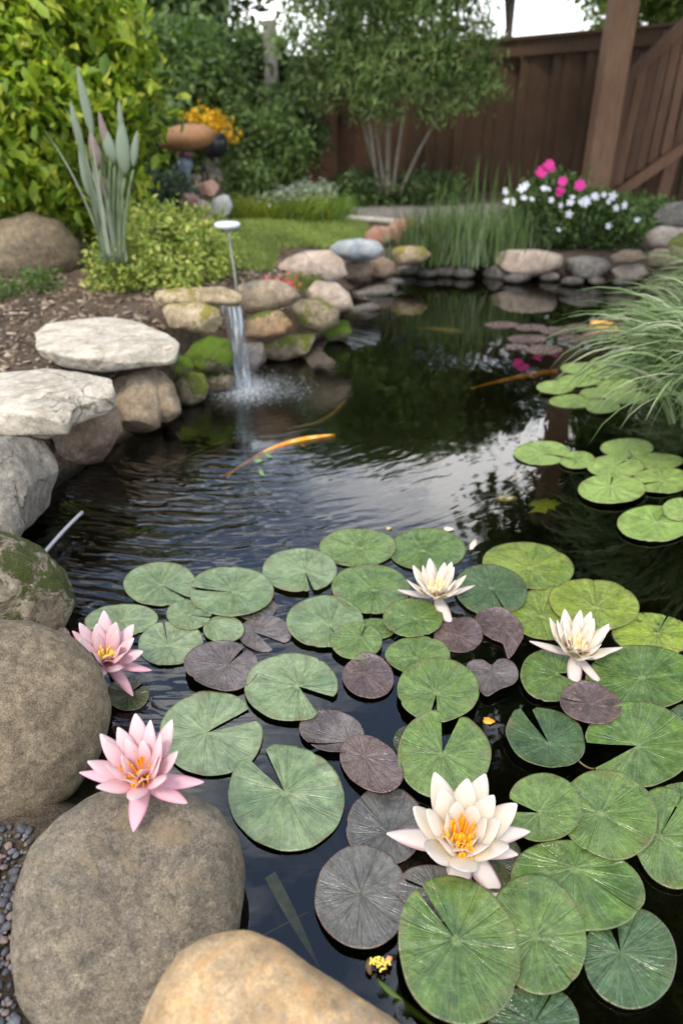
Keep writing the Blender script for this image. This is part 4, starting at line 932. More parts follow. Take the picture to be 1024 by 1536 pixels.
# ------------------------------------------------------------------ lawn, path
def onG(px, py, z=.2): return onz(px, py, z)
lp = [(300, 352), (345, 345), (425, 337), (520, 326), (556, 331), (560, 345), (545, 352), (500, 366), (470, 372), (425, 384), (405, 402), (400, 425), (340, 430), (280, 420), (250, 380)]
LP = [onG(*q, .24) for q in lp]
def inpoly(x, y, P):
    ins = False; n = len(P)
    for i in range(n):
        a, b = P[i], P[(i + 1) % n]
        if (a.y > y) != (b.y > y) and x < (b.x - a.x) * (y - a.y) / (b.y - a.y) + a.x: ins = not ins
    return ins
xsl = np.arange(min(q.x for q in LP), max(q.x for q in LP), .06); ysl = np.arange(min(q.y for q in LP), max(q.y for q in LP), .06)
Xl, Yl = np.meshgrid(xsl, ysl); Zl = ground_z(Xl, Yl) + .012
ok = np.array([[inpoly(a, b, LP) for a in xsl] for b in ysl])
V = np.stack([Xl, Yl, Zl], -1).reshape(-1, 3); nxl = len(xsl)
F = [(j * nxl + i, j * nxl + i + 1, (j + 1) * nxl + i + 1, (j + 1) * nxl + i) for j in range(len(ysl) - 1) for i in range(nxl - 1) if ok[j, i] and ok[j + 1, i] and ok[j, i + 1] and ok[j + 1, i + 1]]
s = NT('lawn'); p = s.pos(); n1 = s.noise(p, 3, 4); n2 = s.noise(p, 90, 4, .7)
s.set(color=s.mix(1.0, s.mix(s.ramp(n1, [(.35, 0.), (.65, 1.)]), (.16, .22, .04), (.24, .30, .07)), s.ramp(n2, [(.3, .6), (.7, 1.3)]), 'MULTIPLY'), rough=.9); s.bump(n2, 1, .02)
tag(mk('lawn', V, F, s.m, origin=(0, 0, 0)), 'mown green lawn behind the rock edging', None, None, 'structure')
M_lawnb = leafmat('lawn_blade', [(0, (.15, .22, .04)), (.6, (.24, .32, .07)), (1, (.36, .40, .13))], trans=.25)
g = rng(31); B = []
while len(B) < 22000:
    k = g.integers(0, 2000, 1)
    x = g.uniform(xsl[0], xsl[-1], 4000); y = g.uniform(ysl[0], ysl[-1], 4000)
    i_ = np.clip(((x - xsl[0]) / .06).astype(int), 0, nxl - 1); j_ = np.clip(((y - ysl[0]) / .06).astype(int), 0, len(ysl) - 1)
    m_ = ok[j_, i_]; x = x[m_]; y = y[m_]; B += list(zip(x, y, ground_z(x, y) + .008))
B = np.array(B[:22000]); n = len(B)
V, F, r_ = blades(B, g.uniform(0, 6.28, n), g.uniform(.9, 1.5, n), g.uniform(.02, .045, n), np.full(n, .0045), g.uniform(.2, .9, n), 2, 3)
tag(mk('lawn_grass', V, F, M_lawnb, attrs={'rnd': r_}), 'short green grass blades covering the lawn', 'grass', None, 'stuff')
# path
pp_ = [(505, 321), (560, 325), (640, 332), (800, 336), (1000, 345), (1040, 320), (850, 305), (640, 306), (515, 308)]
P_ = [onG(*q, .212) for q in pp_]; V = [(q.x, q.y, ground_z(q.x, q.y) + .012) for q in P_]; V += [(x, y, z_ - .05) for x, y, z_ in V]; n = len(P_)
tag(mk('path', V, [tuple(range(n))] + [(i, (i + 1) % n, n + (i + 1) % n, n + i) for i in range(n)], flat('paving', (.20, .185, .17), .8, .2, 8, bump=.4), smooth=False), 'grey garden path between lawn and fence', None, None, 'structure')
V, F = tube([onG(505, 326, .23), onG(560, 330, .23), onG(640, 337, .23)], [.03] * 3, 6); tag(mk('path_edging', V, F, flat('edging', (.42, .38, .33), .8, .15, 30)), 'pale edging strip between the lawn and path', 'edging')

# mulch chips on the left bank
g = rng(41); n = 5200
x = g.uniform(-3.6, -.3, n * 3); y = g.uniform(2.2, 5.4, n * 3); sdv = sdist(x, y); m_ = (sdv > .2) & ~np.array([inpoly(a, b, LP) for a, b in zip(x, y)]); x = x[m_][:n]; y = y[m_][:n]; n = len(x)
zc = ground_z(x, y) + .006
a = nrm(np.stack([g.normal(size=n), g.normal(size=n), g.normal(size=n) * .3], 1)); nn = nrm(np.stack([g.normal(size=n) * .4, g.normal(size=n) * .4, np.ones(n)], 1)); s_ = nrm(np.cross(a, nn))
Lc = g.uniform(.008, .026, n)[:, None]; Wc = Lc * g.uniform(.25, .6, n)[:, None]; c = np.stack([x, y, zc], 1)
V = np.stack([c - a * Lc - s_ * Wc, c + a * Lc - s_ * Wc * .6, c + a * Lc * .9 + s_ * Wc, c - a * Lc + s_ * Wc * .8, c - a * Lc - s_ * Wc - [0, 0, .005], c + a * Lc - s_ * Wc * .6 - [0, 0, .005], c + a * Lc * .9 + s_ * Wc - [0, 0, .005], c - a * Lc + s_ * Wc * .8 - [0, 0, .005]], 1).reshape(-1, 3)
i_ = np.arange(n)[:, None] * 8; F = np.concatenate([i_ + np.array([q]) for q in ([0, 1, 2, 3], [0, 4, 5, 1], [1, 5, 6, 2], [2, 6, 7, 3], [3, 7, 4, 0])], 0)
s = NT('mulch_chip'); s.set(color=s.ramp(s.attr('rnd'), [(0, (.07, .045, .03)), (.5, (.19, .135, .09)), (.85, (.30, .22, .15)), (1, (.42, .34, .25))]), rough=.9)
tag(mk('mulch', V, F, s.m, smooth=False, attrs={'rnd': np.repeat(g.random(n), 8)}), 'brown bark mulch chips over the left bank', 'mulch', None, 'stuff')

# ------------------------------------------------------------------ plants
BARK = NT('bark'); p = BARK.pos(); bn = BARK.noise(BARK.node('Mapping', {'Vector': p, 'Scale': (20, 20, 4)}).outputs[0], 2, 5, .7)
BARK.set(color=BARK.ramp(bn, [(.3, (.06, .045, .035)), (.7, (.17, .14, .11))]), rough=.9); BARK.bump(bn, 1, .02); BARK = BARK.m
BARKP = NT('pale_bark'); p = BARKP.pos(); bn = BARKP.noise(BARKP.node('Mapping', {'Vector': p, 'Scale': (20, 20, 4)}).outputs[0], 2, 5, .7)
BARKP.set(color=BARKP.ramp(bn, [(.3, (.10, .09, .07)), (.7, (.24, .21, .17))]), rough=.85); BARKP.bump(bn, .6, .01); BARKP = BARKP.m
STEMG = flat('green_stem', (.12, .17, .06), .6)
def plant(name, label, cat, base, clumps, n, L, Wd, mat, seed, group=None, stems=6, stemr=.012, stemmat=None, droop=.2, shell=.5, up=.5, leafname='foliage', jitter=.35):
    base = Vector(base); root = empty(name, base, label, cat, group)
    V, F, r_ = leaves(clumps, n, L, Wd, seed, droop, shell, up, jitter=jitter)
    mk(leafname, V, F, mat, parent=root, attrs={'rnd': r_})
    g = random.Random(seed); parts = []
    for i in range(stems):
        c = clumps[i % len(clumps)]; t = Vector(c[0]) + Vector([g.uniform(-.4, .4) * c[1][k] for k in range(3)])
        b = base + Vector((g.uniform(-.05, .05), g.uniform(-.05, .05), -.03))
        parts.append(tube(bez(b, (b + t) / 2 + Vector((0, 0, (t.z - b.z) * .25)), t, 6), [stemr * (1 - .1 * k) for k in range(7)], 6))
    if parts:
        V, F = join(parts); mk('stem', V, F, stemmat or BARK, parent=root)
    return root
def C3(px, py, Y, rx, ry=None, rz=None):
    p_ = ony(px, py, Y); return (tuple(p_), (rx, ry or rx, rz or rx))

M_lime_l = leafmat('yellow_green_leaf', [(0, (.09, .17, .018)), (.3, (.20, .31, .03)), (.7, (.36, .45, .045)), (1, (.54, .56, .08))], trans=.45)
M_low = leafmat('light_shrub_leaf', [(0, (.15, .22, .04)), (.5, (.30, .37, .08)), (.85, (.44, .48, .13)), (1, (.55, .48, .14))], trans=.4)
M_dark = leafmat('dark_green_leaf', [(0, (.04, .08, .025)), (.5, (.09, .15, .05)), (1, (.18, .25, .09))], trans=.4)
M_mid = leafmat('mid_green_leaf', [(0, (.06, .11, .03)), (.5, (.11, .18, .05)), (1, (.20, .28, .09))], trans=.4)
M_reed = leafmat('reed_blade', [(0, (.08, .13, .06)), (.5, (.16, .23, .11)), (1, (.28, .34, .19))], trans=.4)
M_feather = leafmat('feather_leaf', [(0, (.08, .15, .045)), (.5, (.18, .27, .09)), (1, (.33, .42, .17))], trans=.45)
M_blueg = leafmat('blue_green_leaf', [(0, (.05, .09, .055)), (.5, (.09, .15, .09)), (1, (.15, .20, .12))], trans=.35)
M_bright = leafmat('bright_green_leaf', [(0, (.09, .16, .03)), (.5, (.15, .24, .05)), (1, (.26, .36, .09))], trans=.45)
M_silver = leafmat('silver_leaf', [(0, (.16, .21, .14)), (.5, (.26, .31, .23)), (1, (.42, .46, .38))], trans=.3)
M_chart = leafmat('chartreuse_leaf', [(0, (.13, .19, .02)), (.5, (.24, .30, .035)), (1, (.36, .38, .06))], trans=.45)

# big yellow-green shrub top left
cl = [C3(20, 80, 5.2, .75, .7, .52), C3(95, 130, 5.1, .55, .55, .42), C3(-60, 180, 5.0, .8, .7, .55), C3(60, 220, 5.0, .55, .5, .5), C3(130, 190, 5.2, .33, .35, .4), C3(90, 280, 5.1, .42, .4, .4), C3(10, 290, 5.0, .5, .4, .4), C3(140, 70, 5.4, .30, .35, .33), C3(-120, 80, 5.2, .8, .8, .5), C3(40, 15, 5.3, .6, .6, .32)]
plant('broadleaf_shrub', 'tall yellow green broad leaved shrub at left edge', 'shrub', (-2.45, 5.2, .25), cl, 24000, .088, .045, M_lime_l, 101, stems=11, stemr=.025, droop=.55, shell=.55, up=.7, jitter=.12)
# low light shrub left of stake
cl = [C3(245, 375, 4.3, .24, .28, .20), C3(185, 395, 4.2, .18, .2, .16), C3(300, 385, 4.4, .20, .22, .18), C3(225, 345, 4.5, .16, .18, .14), C3(290, 350, 4.6, .15, .18, .14), C3(330, 400, 4.5, .10, .12, .12), C3(165, 415, 4.1, .13, .12, .10), C3(240, 415, 4.1, .22, .12, .09)]
plant('low_shrub', 'low light green shrub left of the metal stake', 'shrub', (-1.05, 4.3, .25), cl, 9000, .032, .017, M_low, 102, stems=14, stemr=.004, shell=.55)
# small tufts on the mulch
plant('small_plant', 'small dark green plant at foot of the big round boulder', 'plant', ony(60, 428, 4.1), [C3(60, 425, 4.1, .12, .1, .05)], 420, .035, .015, M_mid, 103, stems=3, stemr=.003)
plant('small_plant', 'small green tuft at left edge on the mulch', 'plant', ony(8, 440, 3.9), [C3(5, 436, 3.9, .08, .08, .04)], 300, .03, .013, M_mid, 104, stems=3, stemr=.003)
pf = plant('flowering_plant', 'tiny pink flowered plant behind the flat brown rock', 'plant', ony(415, 428, 3.95), [C3(415, 425, 3.95, .10, .06, .03)], 260, .02, .01, leafmat('pink_bits', [(0, (.25, .05, .06)), (.5, (.6, .10, .12)), (1, (.75, .25, .25))]), 105, stems=3, stemr=.003)
plant('small_plant', 'small bright green tuft on the bank below pinkish rock', 'plant', ony(455, 424, 4.45), [C3(455, 422, 4.45, .12, .06, .03)], 380, .02, .012, M_chart, 106, stems=2, stemr=.003)
# spathe plant
root = empty('spathe_plant', ony(168, 388, 4.0), 'tall grey green plant with spear shaped sheaths beside the boulder', 'plant')
M_sp = NT('spathe'); u_ = M_sp.attr('u'); stx = M_sp.math('ABSOLUTE', M_sp.math('SINE', M_sp.math('MULTIPLY', u_, 14)))
M_sp.set(color=M_sp.mix(stx, (.10, .14, .08), (.22, .27, .19)), rough=.5); M_sp = M_sp.m
M_sp2 = flat('mauve_spathe', (.20, .15, .13), .5, .2, 30)
def spindle(a, b, w, name, mat, parent, flatn=.35, k=12, n=16):
    a, b = Vector(a), Vector(b); t = (b - a); L = t.length; t = t / L; x = t.cross(Vector((0, 1, 0))).normalized(); y = t.cross(x).normalized(); V = []; uu = []
    for i in range(n):
        s_ = i / (n - 1); r_ = w * (math.sin(math.pi * s_ ** .75) ** .8 + .03)
        for j in range(k):
            q = 2 * math.pi * j / k; V.append(a + t * L * s_ + x * math.cos(q) * r_ * .68 + y * math.sin(q) * r_ * flatn + x * math.sin(s_ * 2) * w * .2); uu.append(math.cos(q))
    F = [(i * k + j, i * k + (j + 1) % k, (i + 1) * k + (j + 1) % k, (i + 1) * k + j) for i in range(n - 1) for j in range(k)]
    return mk(name, V, F, mat, parent=parent, attrs={'u': uu})
Yp = 4.0
for (x0, y0, x1, y1, w, m_) in [(140, 205, 118, 97, .033, 0), (126, 232, 107, 150, .028, 0), (150, 250, 138, 195, .040, 1), (165, 230, 150, 165, .030, 1), (188, 262, 186, 178, .052, 0), (172, 245, 160, 190, .045, 0), (183, 200, 180, 148, .020, 0), (138, 300, 120, 222, .030, 0), (200, 250, 208, 196, .028, 0), (160, 300, 142, 245, .025, 1)]:
    spindle(ony(x0, y0, Yp), ony(x1, y1, Yp), w, 'sheath', (M_sp, M_sp2)[m_], root)
    sp_ = tube(bez(ony(172 + (x0 - 160) * .35, 392, Yp), ony(160 + (x0 - 160) * .6, 330, Yp), ony(x0, y0 + 5, Yp), 8), [.007, .008, .008, .007, .007, .006, .006, .006, .005], 8)
    mk('stem', *sp_, flat('grey_green_stem%d' % x0, (.13, .18, .09), .5, .3), parent=root)
g = rng(9); n = 34
V, F, r_ = blades([tuple(ony(168 + g.normal() * 8, 392, Yp)) for _ in range(n)], g.uniform(0, 6.28, n), g.uniform(1.38, 1.56, n), g.uniform(.3, .75, n), np.full(n, .018), g.uniform(.1, .5, n), 8, 4)
mk('leaf_blade', V, F, M_silver, parent=root, attrs={'rnd': r_})

# mushroom sculpture
Ym = 6.4
bp = ony(278, 285, Ym); root = empty('mushroom_sculpture', bp, 'brown capped mushroom sculpture on a glassy blue grey stem', 'sculpture')
ct_ = ony(280, 206, Ym); mcap = wood('mushroom_cap', (.30, .14, .06), (.42, .22, .10), .55)
prof = [(-.085, .02), (-.09, .10), (-.07, .17), (-.035, .215), (0.0, .225), (.035, .205), (.065, .16), (.085, .09), (.092, .004)]
rotm = Matrix.Rotation(R(-6), 3, 'Y')
V, F = tube([Vector((0, 0, z_)) for z_, _ in prof], [r_ for _, r_ in prof], 36); V = [ct_ + rotm @ v for v in V]; mk('cap', V, F, mcap, parent=root)
V, F = tube([ony(278, 236, Ym), ony(278, 230, Ym), ony(279, 222, Ym)], [.055, .065, .05], 18); mk('neck', V, F, flat('purple_glass', (.16, .06, .09), .2), parent=root)
V, F = tube([ony(278, 290, Ym), ony(278, 272, Ym), ony(278, 258, Ym), ony(278, 246, Ym), ony(278, 236, Ym)], [.055, .038, .042, .065, .05], 20); mk('pedestal', V, F, flat('blue_grey_glass', (.16, .20, .24), .2, .4, 12), parent=root)

# yellow flowers with a dark pot
yf = plant('yellow_flower_bush', 'yellow flowering bush behind the mushroom cap', 'plant', ony(320, 235, 7.3), [C3(308, 182, 7.3, .15, .15, .09), C3(330, 195, 7.3, .14, .14, .13), C3(285, 178, 7.3, .12, .1, .05)], 900, .036, .024, leafmat('yellow_petals', [(0, (.65, .30, .01)), (.5, (.80, .46, .01)), (1, (.85, .58, .03))], trans=.4), 110, stems=5, leafname='blossom')
c0 = ony(322, 216, 7.0); V, F = tube([c0 + Vector((0, 0, z_)) for z_ in (-.10, -.05, .03, .08, .085)], [.07, .10, .11, .085, .07], 22); tag(mk('garden_pot', V, F, flat('black_glaze', (.012, .012, .015), .3)), 'small black round pot under the yellow flowers', 'pot')
# background beds
def mound(label, name, cat, x, y, Y, rx, rz, n, L, mat, seed, group, W_=.5, ry=None, droop=.2):
    c = ony(x, y, Y); b = Vector((c.x, c.y, gz(c.x, c.y)))
    g = random.Random(seed); cl = [((c.x, c.y, c.z), (rx * .8, (ry or rx) * .8, rz * .85))]
    for k in range(6):
        a = g.uniform(0, 6.28); cl.append(((c.x + math.cos(a) * rx * .55, c.y + math.sin(a) * (ry or rx) * .5, c.z + g.uniform(-.5, .5) * rz), (rx * g.uniform(.3, .5),) * 2 + (rz * g.uniform(.35, .55),)))
    return plant(name, label, cat, b, cl, n, L, L * W_, mat, seed, group, stems=6, stemr=.008, droop=droop)
GB = 'shrubs in the back beds'
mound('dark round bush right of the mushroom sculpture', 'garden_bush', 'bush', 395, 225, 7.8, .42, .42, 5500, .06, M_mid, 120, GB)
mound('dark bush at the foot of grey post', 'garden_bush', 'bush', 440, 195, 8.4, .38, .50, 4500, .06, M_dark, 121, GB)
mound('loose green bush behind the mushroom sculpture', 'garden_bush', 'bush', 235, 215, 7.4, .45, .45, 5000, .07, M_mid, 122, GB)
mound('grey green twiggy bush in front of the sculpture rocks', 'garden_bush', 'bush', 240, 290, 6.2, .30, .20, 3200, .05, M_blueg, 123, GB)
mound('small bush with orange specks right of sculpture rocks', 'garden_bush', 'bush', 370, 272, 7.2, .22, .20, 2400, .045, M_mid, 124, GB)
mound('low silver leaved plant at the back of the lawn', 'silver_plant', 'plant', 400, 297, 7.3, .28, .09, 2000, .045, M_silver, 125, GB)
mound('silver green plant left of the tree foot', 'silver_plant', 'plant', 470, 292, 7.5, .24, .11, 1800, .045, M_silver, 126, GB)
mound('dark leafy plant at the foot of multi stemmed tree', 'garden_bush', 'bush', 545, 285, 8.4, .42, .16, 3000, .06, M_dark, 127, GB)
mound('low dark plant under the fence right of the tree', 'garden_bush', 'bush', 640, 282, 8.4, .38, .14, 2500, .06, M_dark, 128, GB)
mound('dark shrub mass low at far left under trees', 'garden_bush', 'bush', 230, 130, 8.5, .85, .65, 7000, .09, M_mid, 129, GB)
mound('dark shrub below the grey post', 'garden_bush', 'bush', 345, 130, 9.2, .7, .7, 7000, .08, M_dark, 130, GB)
mound('green shrub behind the yellow flowers', 'garden_bush', 'bush', 300, 150, 8.4, .5, .45, 5000, .08, M_mid, 131, GB)
def tuft(label, x, y, Y, n, L, w, mat, seed, group, spread=.12, name='grass_tuft', cat='grass', el=(.7, 1.4), cv=(.6, 1.5), parts=None):
    c = ony(x, y, Y); c.z = max(c.z, gz(c.x, c.y)); g = rng(seed); root = empty(name, c, label, cat, group)
    B = np.array([(c.x + g.normal() * spread, c.y + g.normal() * spread * .7, c.z) for _ in range(n)])
    V, F, r_ = blades(B, g.uniform(0, 6.28, n), g.uniform(*el, n), g.uniform(L * .5, L, n), g.uniform(w * .6, w, n), g.uniform(*cv, n), 7, seed)
    mk('blade_clump', V, F, mat, parent=root, attrs={'rnd': r_}); return root
GT = 'grassy tufts along the back of the lawn'
for i, (x, y, lb) in enumerate([(355, 338, 'leftmost chartreuse tuft at the back of lawn'), (388, 336, 'second chartreuse tuft along the lawn back'), (425, 334, 'middle darker green tuft along the lawn back'), (455, 331, 'chartreuse tuft right of the middle one'), (490, 327, 'rightmost pale green tuft along the lawn back')]):
    tuft(lb, x, y, 6.9 + .1 * i, 520, .32, .010, (M_chart, M_chart, M_bright, M_chart, M_bright)[i], 140 + i, GT, .13)
# trees
def tree(name, label, base, top, r0, clumps, n, L, Wd, mat, seed, bark=BARK, group='trees behind the garden', limbs=7, droop=.3, trunks=None, cat='tree', jitter=.35, shell=.45):
    base = Vector(base); top = Vector(top); root = empty(name, base, label, cat, group)
    V, F, r_ = leaves(clumps, n, L, Wd, seed, droop, shell, .4, jitter=jitter); mk('crown', V, F, mat, parent=root, attrs={'rnd': r_})
    g = random.Random(seed)
    parts = [tube(bez(base - Vector((0, 0, .1)), (base + top) / 2 + Vector((g.uniform(-.15, .15), 0, 0)), top, 10), [r0 * (1.15 - .08 * k) for k in range(11)], 10, .12, seed)]
    if trunks:
        for q in trunks: mk('trunk', *tube(bez(*q[0], 12), [q[1] * (1.1 - .05 * k) for k in range(13)], 8, .15, seed), bark, parent=root)
    else: mk('trunk', *join(parts), bark, parent=root)
    lp_ = []
    for i in range(limbs):
        c = clumps[i % len(clumps)]; s_ = base.lerp(top, g.uniform(.45, .95)) if not trunks else Vector(trunks[i % len(trunks)][0][2]); t = Vector(c[0])
        lp_.append(tube(bez(s_, (s_ + t) / 2 + Vector((0, 0, .2)), t, 6), [r0 * .38 * (1 - .13 * k) for k in range(7)], 7, .1, i))
    mk('limb', *join(lp_), bark, parent=root)
    return root
def crown(cx, cy, cz, rx, ry, rz, k, seed, f=.45):
    g = random.Random(seed); cl = []
    for i in range(k):
        while True:
            v = Vector((g.uniform(-1, 1), g.uniform(-1, 1), g.uniform(-1, 1)))
            if v.length < 1: break
        v = v * (.6 + .4 * v.length); q = g.uniform(f * .55, f)
        cl.append(((cx + v.x * rx * .8, cy + v.y * ry * .8, cz + v.z * rz * .85), (rx * q, ry * q, rz * q * .8)))
    return cl
# the multi-stemmed tree before the fence
Yt = 8.2
bt = ony(580, 290, Yt)
cl = [C3(480, 40, Yt, .42, .4, .3), C3(560, 20, Yt, .5, .5, .35), C3(640, 20, Yt, .5, .5, .35), C3(530, 100, Yt - .1, .42, .4, .28), C3(610, 95, Yt - .2, .48, .4, .28), C3(690, 80, Yt, .38, .4, .3), C3(715, 120, Yt, .22, .3, .18), C3(480, 130, Yt, .25, .3, .2), C3(660, 150, Yt - .1, .28, .3, .16), C3(560, 150, Yt, .3, .3, .16), C3(600, -40, Yt, .8, .7, .4), C3(660, -70, Yt, .5, .5, .35), C3(500, -70, Yt, .6, .6, .4)]
trk = []
for (x1, y1, x0) in [(535, 150, 572), (560, 150, 578), (586, 120, 582), (610, 140, 588), (655, 180, 600), (548, 120, 568), (575, 60, 580)]:
    b_ = ony(x0, 292, Yt); t_ = ony(x1, y1, Yt + random.uniform(-.15, .15)); t2 = t_ + (t_ - b_) * .6; trk.append(((b_, (b_ + t_) / 2 + Vector((random.uniform(-.05, .05), 0, .1)), t_), .020))
tree('multi_stem_tree', 'feathery multi stemmed tree in front of the brown fence', bt, ony(590, 60, Yt), .05, cl, 24000, .085, .017, M_feather, 150, BARKP, 'trees in the garden', 9, .8, trk)
# back trees, tall, their tops mirrored in the pond
GBT = 'trees behind the garden'
tree('dark_tree', 'dark tree at the upper left behind the shrubs', (-4.3, 11, .2), (-4.2, 11, 3.2), .14, crown(-4.1, 11, 2.9, 1.7, 1.4, 1.8, 16, 1), 15000, .15, .06, M_dark, 160, BARK, GBT)
tree('dark_tree', 'dark tree left of the grey post', (-2.3, 11.4, .2), (-2.2, 11.4, 3.3), .13, crown(-2.2, 11.4, 2.9, 1.4, 1.3, 1.8, 16, 2), 15000, .14, .055, M_dark, 161, BARK, GBT)
tree('tall_tree', 'tall tree behind the multi stemmed one', (.2, 12.2, .2), (.2, 12.2, 3.8), .15, crown(-.2, 12.2, 3.5, 1.5, 1.3, 1.6, 14, 3), 12000, .14, .06, M_mid, 162, BARK, GBT)
tree('pale_tree', 'light green tree above the fence at top right', (4.0, 12.5, .2), (4.0, 12.5, 4.5), .14, crown(4.5, 12.5, 2.9, 1.35, 1.3, 1.5, 16, 4), 14000, .12, .05, M_bright, 163, BARK, GBT)
tree('dark_tree', 'thin trunked dark tree over the fence beside the multi stemmed tree', (2.3, 12.6, .2), (2.4, 12.6, 3.4), .07, crown(2.5, 12.6, 3.75, 1.7, 1.0, .95, 22, 14), 13000, .13, .05, M_dark, 168, BARK, GBT)
tree('pale_tree', 'light green tree beyond the railing at the corner', (6.2, 12.0, .2), (6.2, 12, 4), .14, crown(6.2, 12, 3.6, 1.6, 1.4, 2.0, 12, 5), 9000, .14, .06, M_bright, 164, BARK, GBT)
tree('tall_tree', 'green tree at far left beyond the yellow green shrub', (-6.8, 10, .2), (-6.8, 10, 4.5), .16, crown(-6.6, 10, 3.0, 1.8, 1.6, 1.9, 14, 6), 11000, .16, .07, M_mid, 165, BARK, GBT)
tree('occluder_tree', 'tall unseen tree over the right bank, shaped to darken the water reflection', (5.4, 4.6, .2), (4.2, 4.9, 4.0), .2, crown(2.75, 4.3, 4.9, 1.9, 2.0, 1.3, 34, 7, .55) + crown(3.3, 6.4, 4.7, 1.9, 1.8, 1.3, 26, 8, .55), 42000, .17, .10, M_dark, 166, BARK, 'trees in the garden', 14)  # out of view; crowns placed to block sky mirrored in the right water
tree('occluder_tree', 'second unseen tree above the fence post, added to darken the reflection', (6.6, 8.6, .2), (5.0, 8.6, 4.0), .18, crown(4.3, 8.7, 4.5, 2.1, 1.9, 1.6, 34, 9, .55), 24000, .17, .10, M_dark, 167, BARK, 'trees in the garden', 12)  # also unseen; added to carry the dark reflection further back

# upright grass behind the far bank
root = tuft('dense clump of upright green grass on the far bank', 690, 388, 6.05, 1100, .47, .009, M_reed, 170, None, .24, 'upright_grass', 'grass', (1.15, 1.56), (.02, .35))
g = rng(171); n = 60; c = root.location
V, F, r_ = blades(np.array([(c.x + g.uniform(-.42, .5), c.y + g.normal() * .1, .12) for _ in range(n)]), g.uniform(0, 6.28, n), g.uniform(1.3, 1.56, n), g.uniform(.45, .78, n), np.full(n, .013), g.uniform(.0, .2, n), 7, 4)
mk('flower_stalk', V, F, M_mid, parent=root, attrs={'rnd': r_})
n = 700
V, F, r_ = blades(np.array([(c.x + g.uniform(-.42, .5), c.y + g.normal() * .12, .1) for _ in range(n)]), g.uniform(0, 6.28, n), g.uniform(1.2, 1.56, n), g.uniform(.2, .42, n), np.full(n, .009), g.uniform(.0, .3, n), 6, 4)
mk('short_blade', V, F, M_bright, parent=root, attrs={'rnd': r_})
# white-flowered bush
Yb = 6.25
cl = [C3(830, 330, Yb, .30, .25, .20), C3(890, 335, Yb, .32, .25, .18), C3(800, 310, Yb, .18, .2, .16), C3(860, 305, Yb, .22, .2, .14), C3(935, 345, Yb, .18, .2, .13), C3(780, 350, Yb, .18, .2, .14), C3(830, 285, Yb + .1, .14, .15, .12), C3(905, 315, Yb, .2, .2, .12)]
fb = plant('flowering_bush', 'leafy green bush dotted with white and magenta flowers', 'bush', ony(860, 372, Yb), cl, 9000, .05, .022, M_mid, 180, None, stems=14, stemr=.006)
fwm = flat('white_blossom', (.86, .87, .88), .5, .05); fmm = flat('magenta_blossom', (.72, .03, .28), .5, .2, 60)
def blossom_mesh(m_, k=5):
    V = [(0, 0, 0)]; F = []
    for i in range(k):
        a = 2 * math.pi * i / k
        b = len(V)
        V += [(.35 * math.cos(a - .5), .35 * math.sin(a - .5), .1), (.95 * math.cos(a - .38), .95 * math.sin(a - .38), .2), (1.05 * math.cos(a), 1.05 * math.sin(a), .12), (.95 * math.cos(a + .38), .95 * math.sin(a + .38), .2), (.35 * math.cos(a + .5), .35 * math.sin(a + .5), .1)]
        F += [(0, b, b + 1, b + 2), (0, b + 2, b + 3, b + 4)]
    me = bpy.data.meshes.new('blossom'); me.from_pydata(V, [], F); me.materials.append(m_); me.polygons.foreach_set('use_smooth', np.ones(len(F), dtype=bool)); return me
bw, bm_ = blossom_mesh(fwm), blossom_mesh(fmm, 7)
g = random.Random(5)
def addbl(parent, me, x, y, Y, r_):
    o = bpy.data.objects.new('blossom', me); COL.objects.link(o); o.parent = parent; o.location = ony(x, y, Y) - Vector(parent.location)
    o.scale = (r_,) * 3; o.rotation_euler = (R(g.uniform(30, 85)), R(g.uniform(-20, 20)), g.uniform(-.5, .5))
for (x, y) in [(757, 287), (768, 303), (782, 283), (785, 297), (797, 299), (760, 302), (815, 283), (822, 284), (826, 300), (840, 308), (855, 304), (858, 296), (870, 303), (878, 300), (880, 304), (893, 295), (890, 294), (912, 302), (918, 294), (923, 312), (935, 308), (837, 345), (912, 339), (955, 330), (853, 321), (876, 305), (788, 278), (905, 292)]:
    addbl(fb, bw, x, y, Yb - .27, g.uniform(.020, .032))
for (x, y) in [(808, 262), (823, 247), (826, 252), (812, 257), (843, 272), (840, 285), (869, 278), (818, 250), (838, 288)]:
    addbl(fb, bm_, x, y, Yb - .22, g.uniform(.028, .042))
for (x0, y0, x1, y1) in [(815, 330, 820, 250), (842, 330, 841, 276), (868, 330, 869, 282)]:
    mk('flower_stem', *tube([ony(x0, y0, Yb - .2), ony((x0 + x1) / 2, (y0 + y1) / 2, Yb - .2), ony(x1, y1, Yb - .2)], [.006] * 3, 6), STEMG, parent=fb)
mound('ground plant trailing at the foot of the post', 'garden_bush', 'bush', 960, 318, 7.0, .35, .12, 2400, .05, M_mid, 182, GB)

# arching pale grass at the right bank
s = NT('arching_blade'); r1 = s.attr('rnd'); col = s.ramp(r1, [(0, (.07, .13, .035)), (.45, (.17, .26, .09)), (.8, (.32, .40, .20)), (1, (.50, .52, .36))]); s.set(color=col, rough=.45)
tr = s.node('BsdfTranslucent', {'Color': col}); mx = s.node('MixShader', {0: .35, 1: s.b.outputs[0], 2: tr.outputs[0]}); s.l.new(mx.outputs[0], s.out.inputs['Surface']); M_arch = s.m
rc = Vector((2.40, 3.8, .12)); root = empty('arching_grass', rc, 'pale arching fountain grass hanging over the right bank', 'grass')
g = rng(190); n = 3200
az = g.normal(math.pi + .35, .75, n); L_ = g.uniform(.4, .85, n)
V, F, r_ = blades(np.array([(rc.x + g.normal() * .12, rc.y + g.normal() * .16, .14) for _ in range(n)]), az, g.uniform(.45, 1.2, n), L_, g.uniform(.006, .015, n), g.uniform(1.0, 2.6, n), 10, 191)
